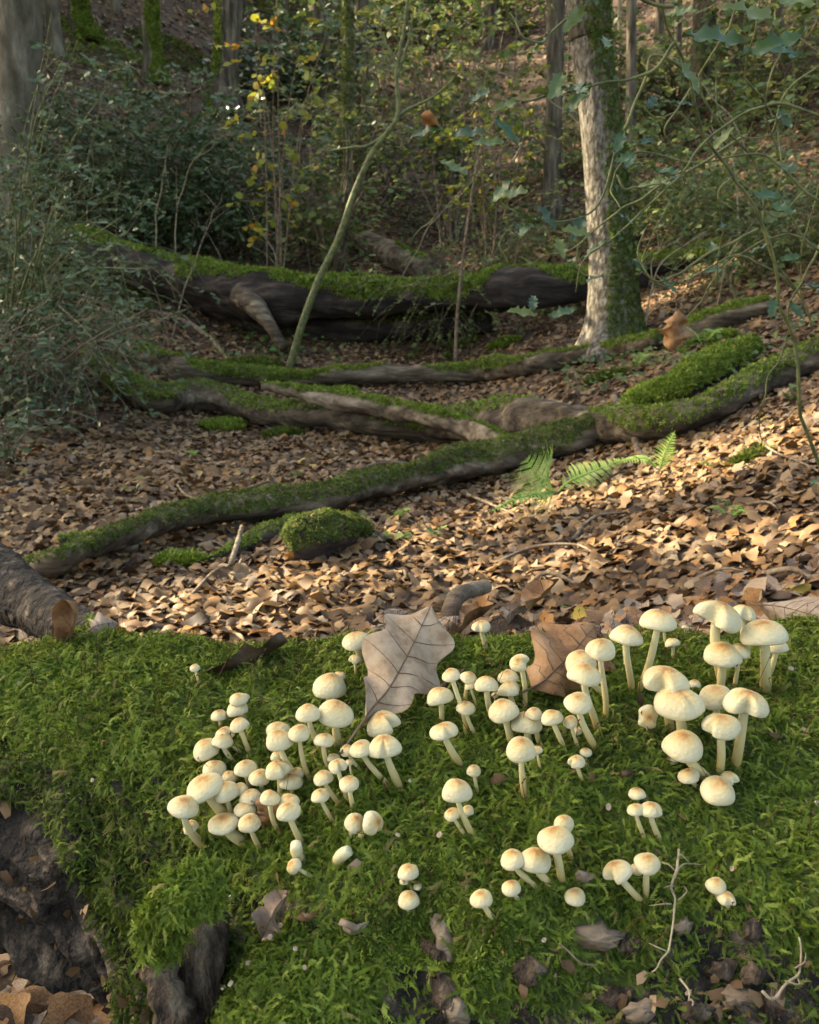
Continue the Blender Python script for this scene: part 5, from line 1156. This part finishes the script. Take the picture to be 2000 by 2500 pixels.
hstem([(1650, 100, 1.5), (1560, 180, 1.5), (1400, 200, 1.45), (1280, 240, 1.4), (1180, 230, 1.4)], .004, 6, .05)
hstem([(1640, 20, 1.4), (1500, -20, 1.4), (1350, 60, 1.4), (1270, 100, 1.35), (1240, 40, 1.35)], .0038, 4, .05)
hstem([(1960, 560, 1.7), (1900, 300, 1.7), (1840, 180, 1.65), (1830, 60, 1.6), (1850, -60, 1.6)], .0045, 4, root=True)
hstem([(2020, 480, 1.8), (1880, 400, 1.8), (1700, 380, 1.8), (1560, 360, 1.8), (1500, 440, 1.75), (1520, 520, 1.7)], .004, 2)
hstem([(2040, 300, 1.6), (1900, 250, 1.6), (1760, 330, 1.6), (1640, 470, 1.6), (1530, 560, 1.6), (1420, 640, 1.6), (1400, 720, 1.6)], .0038, 3)
hstem([(1980, 800, 1.9), (1900, 660, 1.9), (1780, 640, 1.85), (1640, 690, 1.8), (1570, 690, 1.75), (1580, 590, 1.75), (1640, 480, 1.75)], .0036, 1)
hstem([(2060, 650, 1.9), (1930, 560, 1.9), (1800, 640, 1.9), (1700, 760, 1.9), (1650, 790, 1.9)], .0036, 1)
hstem([(2050, 420, 1.8), (1990, 620, 1.8), (1920, 800, 1.8), (1870, 980, 1.85), (1850, 1090, 1.9)], .004, 2)
hstem([(2050, 250, 1.8), (1990, 500, 1.85), (1930, 700, 1.9), (1890, 830, 1.95)], .003, 2)
for (pts) in [[(2040, 120, 1.7), (1960, 200, 1.7), (1880, 330, 1.7), (1790, 300, 1.7), (1760, 160, 1.7)], [(1780, 420, 1.7), (1740, 500, 1.7), (1750, 620, 1.75), (1760, 740, 1.8)], [(1690, 210, 1.6), (1620, 330, 1.6), (1660, 420, 1.65), (1640, 560, 1.7)], [(1500, 430, 1.6), (1530, 470, 1.6), (1600, 460, 1.65), (1680, 400, 1.7)],
              [(1400, 575, 1.9), (1405, 640, 1.9), (1440, 680, 1.9), (1500, 670, 1.9)], [(1980, 420, 1.8), (1900, 520, 1.8), (1840, 500, 1.8), (1800, 430, 1.8)], [(1960, 60, 1.5), (1900, 130, 1.5), (1870, 260, 1.5), (1900, 360, 1.55)], [(1250, 640, 1.9), (1220, 600, 1.9), (1260, 560, 1.9)], [(1720, 330, 1.65), (1660, 290, 1.65), (1600, 300, 1.65), (1560, 250, 1.65)]]:
    hstem(pts, .0028, 2, .045)
for (x, y, Y, dx, dz, s) in [(1655, 150, 1.30, .5, -.9, .062), (1835, 480, 1.35, 1, .1, .056), (1880, 500, 1.5, .8, -.6, .05), (1820, 110, .72, -1, -.35, .055), (1900, 60, .70, -1, -.1, .05), (1960, 90, .70, -.9, -.3, .05), (1990, 20, .7, -.6, .5, .05), (1950, 140, .75, -.8, .1, .04), (1290, 470, 1.35, -.6, .4, .06), (1250, 440, 1.35, -.8, -.6, .05), (1310, 500, 1.4, .5, -.6, .055), (1370, 560, 1.4, .9, .1, .055), (1360, 580, 1.4, .2, -.9, .045),
        (1210, 290, 1.3, .2, -.8, .055), (1370, 180, 1.4, -.3, -.9, .06), (1200, 220, 1.4, -.8, -.5, .045), (1230, 350, 1.4, -1, .2, .055), (1140, 430, 1.2, -.7, .6, .05), (1480, 120, 1.4, .3, .8, .05), (1560, 350, 1.5, .6, .5, .04), (1500, 400, 1.5, .8, .3, .05), (1700, 30, 1.3, -.9, .4, .05), (1080, 310, 1.2, -.9, .3, .05), (1105, 330, 1.2, .9, -.2, .05), (1310, 770, 1.9, -.8, .4, .07), (1340, 775, 1.9, .8, .1, .07), (1300, 760, 1.9, .1, .9, .06), (1890, 730, 1.6, -.2, -.9, .05), (1950, 420, 1.6, -.5, .5, .05)]:
    holly_leaf_obj(hb, at(x, y, Y), nrm(np.array([dx, rng.normal() * .3, dz])), nrm(np.array([rng.normal() * .3, -.7, .7])), s * .9)
hero_leaf('hanging_leaf', 'brown oak leaf caught hanging in mid air on a holly twig', [at(1650, 725, 1.7), at(1652, 770, 1.69), at(1648, 810, 1.69), at(1640, 858, 1.70)], [1, -.3, .1], .072, M['leaf_brown'], curl=.45, lobes=2.6, depth=.6, wave=.2, stalk=.2, seed=71, rows=60, cols=11)
hero_leaf('hanging_leaf', 'orange tipped leaf at the end of a near holly shoot', [at(1075, 310, 1.2), at(1055, 298, 1.2), at(1028, 282, 1.2)], [.4, -.6, .7], .018, M['leaf_orange'], curl=.3, lobes=1, depth=.1, seed=72, veins=False)

# ------------------------------------------------------------ leaf litter
def litter_shape(kind, seed, rows):
    r = np.random.default_rng(seed); t = np.linspace(0, 1, rows)
    w = oak_outline(t, 3.5, .45, r.uniform(-.5, .5)) * .29 if kind == 'oak' else np.sin(np.pi * np.clip(t, .01, .99)) ** .8 * .30
    c1, c2, c3 = r.normal() * .28, r.normal() * .22, r.uniform(0, 6)
    x = t - .5; V = []
    for u in (-1, 0, 1):
        z = abs(u) * w * (c1 + .4 * np.sin(t * 6 + c3 + u)) + c2 * (x * x) * 1.4 + .05 * np.sin(t * 5 + c3)
        V.append(np.stack([x + abs(u) * w * .25, u * w * (1 + .15 * r.normal()), z], -1))
    V = np.vstack(V); q = np.arange(rows - 1)
    F = np.vstack([np.stack([q, q + 1, rows + q + 1, rows + q], -1), np.stack([rows + q, rows + q + 1, 2 * rows + q + 1, 2 * rows + q], -1)])
    return V, F
def litter_points(n, y0, y1, xs=.56, xo=.8):
    Yv = rng.uniform(y0, y1, n); X = rng.uniform(-1, 1, n) * (xs * Yv + xo); e = .02
    hz = height(X, Yv); N = nrm(np.stack([-(height(X + e, Yv) - hz) / e, -(height(X, Yv + e) - hz) / e, np.ones(n)], -1))
    return np.stack([X, Yv, hz], -1), N
bag = Bag(); near = []
for (y0, y1, dens, rows, s0, s1, tl, lay) in [(.75, 2.6, 1700, 11, .045, .095, .24, .02), (2.6, 5, 1000, 8, .045, .09, .24, .02), (5, 9, 560, 5, .05, .09, .24, .018), (9, 14, 260, 4, .06, .105, .26, .02), (14, 25, 110, 3, .09, .15, .35, .02)]:
    A = (y1 - y0) * (.56 * (y0 + y1) + 1.6); n = int(A * dens); P, N = litter_points(n, y0, y1)
    ok = np.ones(n, bool)
    if y0 < 1: ok = ~((P[:, 1] > np.interp(P[:, 0], LX, cy - lr) + .02) & (P[:, 1] < np.interp(P[:, 0], LX, cy + lr * .75)) & (P[:, 0] > -.2))
    P, N = P[ok], N[ok]; n = len(P)
    Z = nrm(N + rng.normal(size=P.shape) * tl); B = basis(Z); S = rng.uniform(s0, s1, n)
    P = P + N * (rng.random(n) * lay + .004)[:, None]
    tone = .5 + .22 * noise(P, .8, 17) + .12 * noise(P, 3, 19)
    tint = np.clip(rng.beta(1.5, 1.7, n) + (tone - .5) * .5, 0, 1)
    if y0 < 2.6:   # the nearest leaves that show become things of their own
        d = P / P[:, 1:2]; s_ = (P @ CF); pxx = 1000 + FPX * P[:, 0] / s_; pyy = 1250 - FPX * (P @ CU) / s_
        see = (pxx > -40) & (pxx < 2040) & ((pyy < 1545) | ((pxx < 420) & (pyy > 2270 + pxx * .62)))
        order = np.flatnonzero(see)
        low = order[pyy[order] > 2000]; hi = order[pyy[order] <= 2000]
        low = low[np.argsort(P[low, 1] - P[low, 2] * 3)][:50]; hi = hi[np.argsort(P[hi, 1])][:250]
        pick = np.concatenate([low, hi]); near = [(P[k], B[k], S[k], pyy[k] > 2000) for k in pick]
        rest = np.ones(n, bool); rest[pick] = False; P, B, S, tint = P[rest], B[rest], S[rest], tint[rest]; n = len(P)
    ks = rng.integers(0, 8, n)
    for k in range(8):
        q = ks == k
        if q.any():
            v, f = stamp(litter_shape('oak' if k < 5 else 'beech', 300 + k, rows), P[q], B[q], S[q]); bag.add(v, f, tint=np.repeat(tint[q], rows * 3))
tag(bag.out('leaf_litter', M['litter'], smooth=False), 'carpet of fallen brown oak and beech leaves over the gully', 'leaves', None, 'stuff')
CN = [('leaf_brown', 'rust brown'), ('leaf_grey', 'greyish tan'), ('leaf_dark', 'dark brown'), ('leaf_pale', 'pale tan'), ('leaf_orange', 'orange brown'), ('leaf_yellow', 'yellow')]
LS = {}
for k, (p, B, s, low) in enumerate(near):
    ci = int(rng.choice(6, p=[.27, .32, .18, .15, .065, .015])); kd = 'oak' if rng.random() < .65 else 'beech'; sh = int(rng.integers(4))
    key = (ci, kd, sh)
    if key not in LS:
        V, F = litter_shape(kd, 400 + sh + (10 if kd == 'oak' else 0), 15); LS[key] = make_mesh('litter_leaf', V, F); LS[key].materials.append(M[CN[ci][0]])
    o = put('fallen_leaf', LS[key]); o.location = p.tolist(); o.rotation_euler = euler(B[None])[0].tolist(); o.scale = (s * 1.05,) * 3
    where = 'in the dark hollow below the log' if low else ('in the litter close behind the mossy log' if p[1] < 1.9 else 'in the litter of the bank beyond the mossy log')
    lab = '%s fallen %s leaf %s' % (CN[ci][1], kd, where)
    tag(o, lab, 'leaf', lab.replace('fallen ', '') + ' set')

# ------------------------------------------------------------ unseen leaf canopy added across the sun line: shades the gully, gaps shaped for beams
def seg_dist(P, a, b):
    ab = b - a; t = np.clip(((P - a) @ ab) / (ab @ ab), 0, 1); return np.linalg.norm(P - a - t[:, None] * ab, axis=1)
beams = []
for line, w in [([(400, 1575), (560, 1510), (760, 1440), (960, 1385)], .19), ([(960, 1385), (1180, 1290), (1330, 1230)], .08), ([(1620, 1190), (1760, 1120), (2050, 1040)], .16), ([(1560, 1000), (1640, 960)], .05), ([(1620, 730), (1760, 660)], .15), ([(1180, 1420), (1350, 1390)], .03), ([(1440, 1370), (1620, 1310)], .03), ([(1850, 1330), (1900, 1310)], .05), ([(380, 420), (520, 400)], .25)]:
    q = [ground(*c_) for c_ in line]; beams += [(a[:2], b[:2], w) for a, b in zip(q[:-1], q[1:])]
n = 85000
TX = rng.uniform(-6.5, 7.0, n); TY = rng.uniform(-1.5, 17, n)
k = (TY < 8.5) | ((TX < .5) & (TY < 15) & (rng.random(n) < .7)) | (rng.random(n) < .22); TX, TY = TX[k], TY[k]; n = len(TX); TZ = height(TX, TY)
XY = np.stack([TX, TY], -1); gap = np.zeros(n, bool)
for a, b, w in beams: gap |= seg_dist(XY, a, b) < w + .13
P = np.stack([TX, TY, TZ], -1) + SUN_TO * rng.uniform(17, 20, n)[:, None]
# leaves between the sun and a sunlit strip of the big trunk stay open too
foot = ground(1505, 845)
for zz in np.linspace(-.2, 1.6, 10):
    q = foot + np.array([-.18 - .03 * zz, .02, zz]); v = P - q; s = v @ SUN_TO; gap |= np.linalg.norm(v - s[:, None] * SUN_TO, axis=1) < .15
P = P[~gap]; print('canopy leaves', len(P))
CARD['centred'] = (CARD['oval'][0] - [.5, 0, 0], CARD['oval'][1])
cb = Bag(); v, f = stamp(CARD['centred'], P, basis(SUN_TO[None] + rng.normal(size=P.shape) * .4), rng.uniform(.12, .20, len(P))); cb.add(v, f, tint=np.repeat(rng.random(len(P)), len(CARD['oval'][0])))
cano = thing('shade_canopy', 'unseen leaf canopy added to shade the gully, with gaps for sunbeams', 'tree', gnd(-15, 14))
cb.out('crown', M['green_leaf'], cano, smooth=False)  # loose leaf layer added to block the sun, not a grown crown
tb = Bag()
for (x, y, tx, ty, tz) in [(-15, 14, -14, 14, 10), (-15, 14, -12, 18, 12), (-15, 14, -17, 12, 10)]:
    g = gnd(x, y); v, f, _ = tube(spline([g, g + [0, 0, 4], np.array([tx, ty, tz])], 20), np.linspace(.25, .06, 20), 10); tb.add(v, f)
tb.out('trunk', M['bark_beech'], cano)  # trunks added only to carry the unseen shading leaves
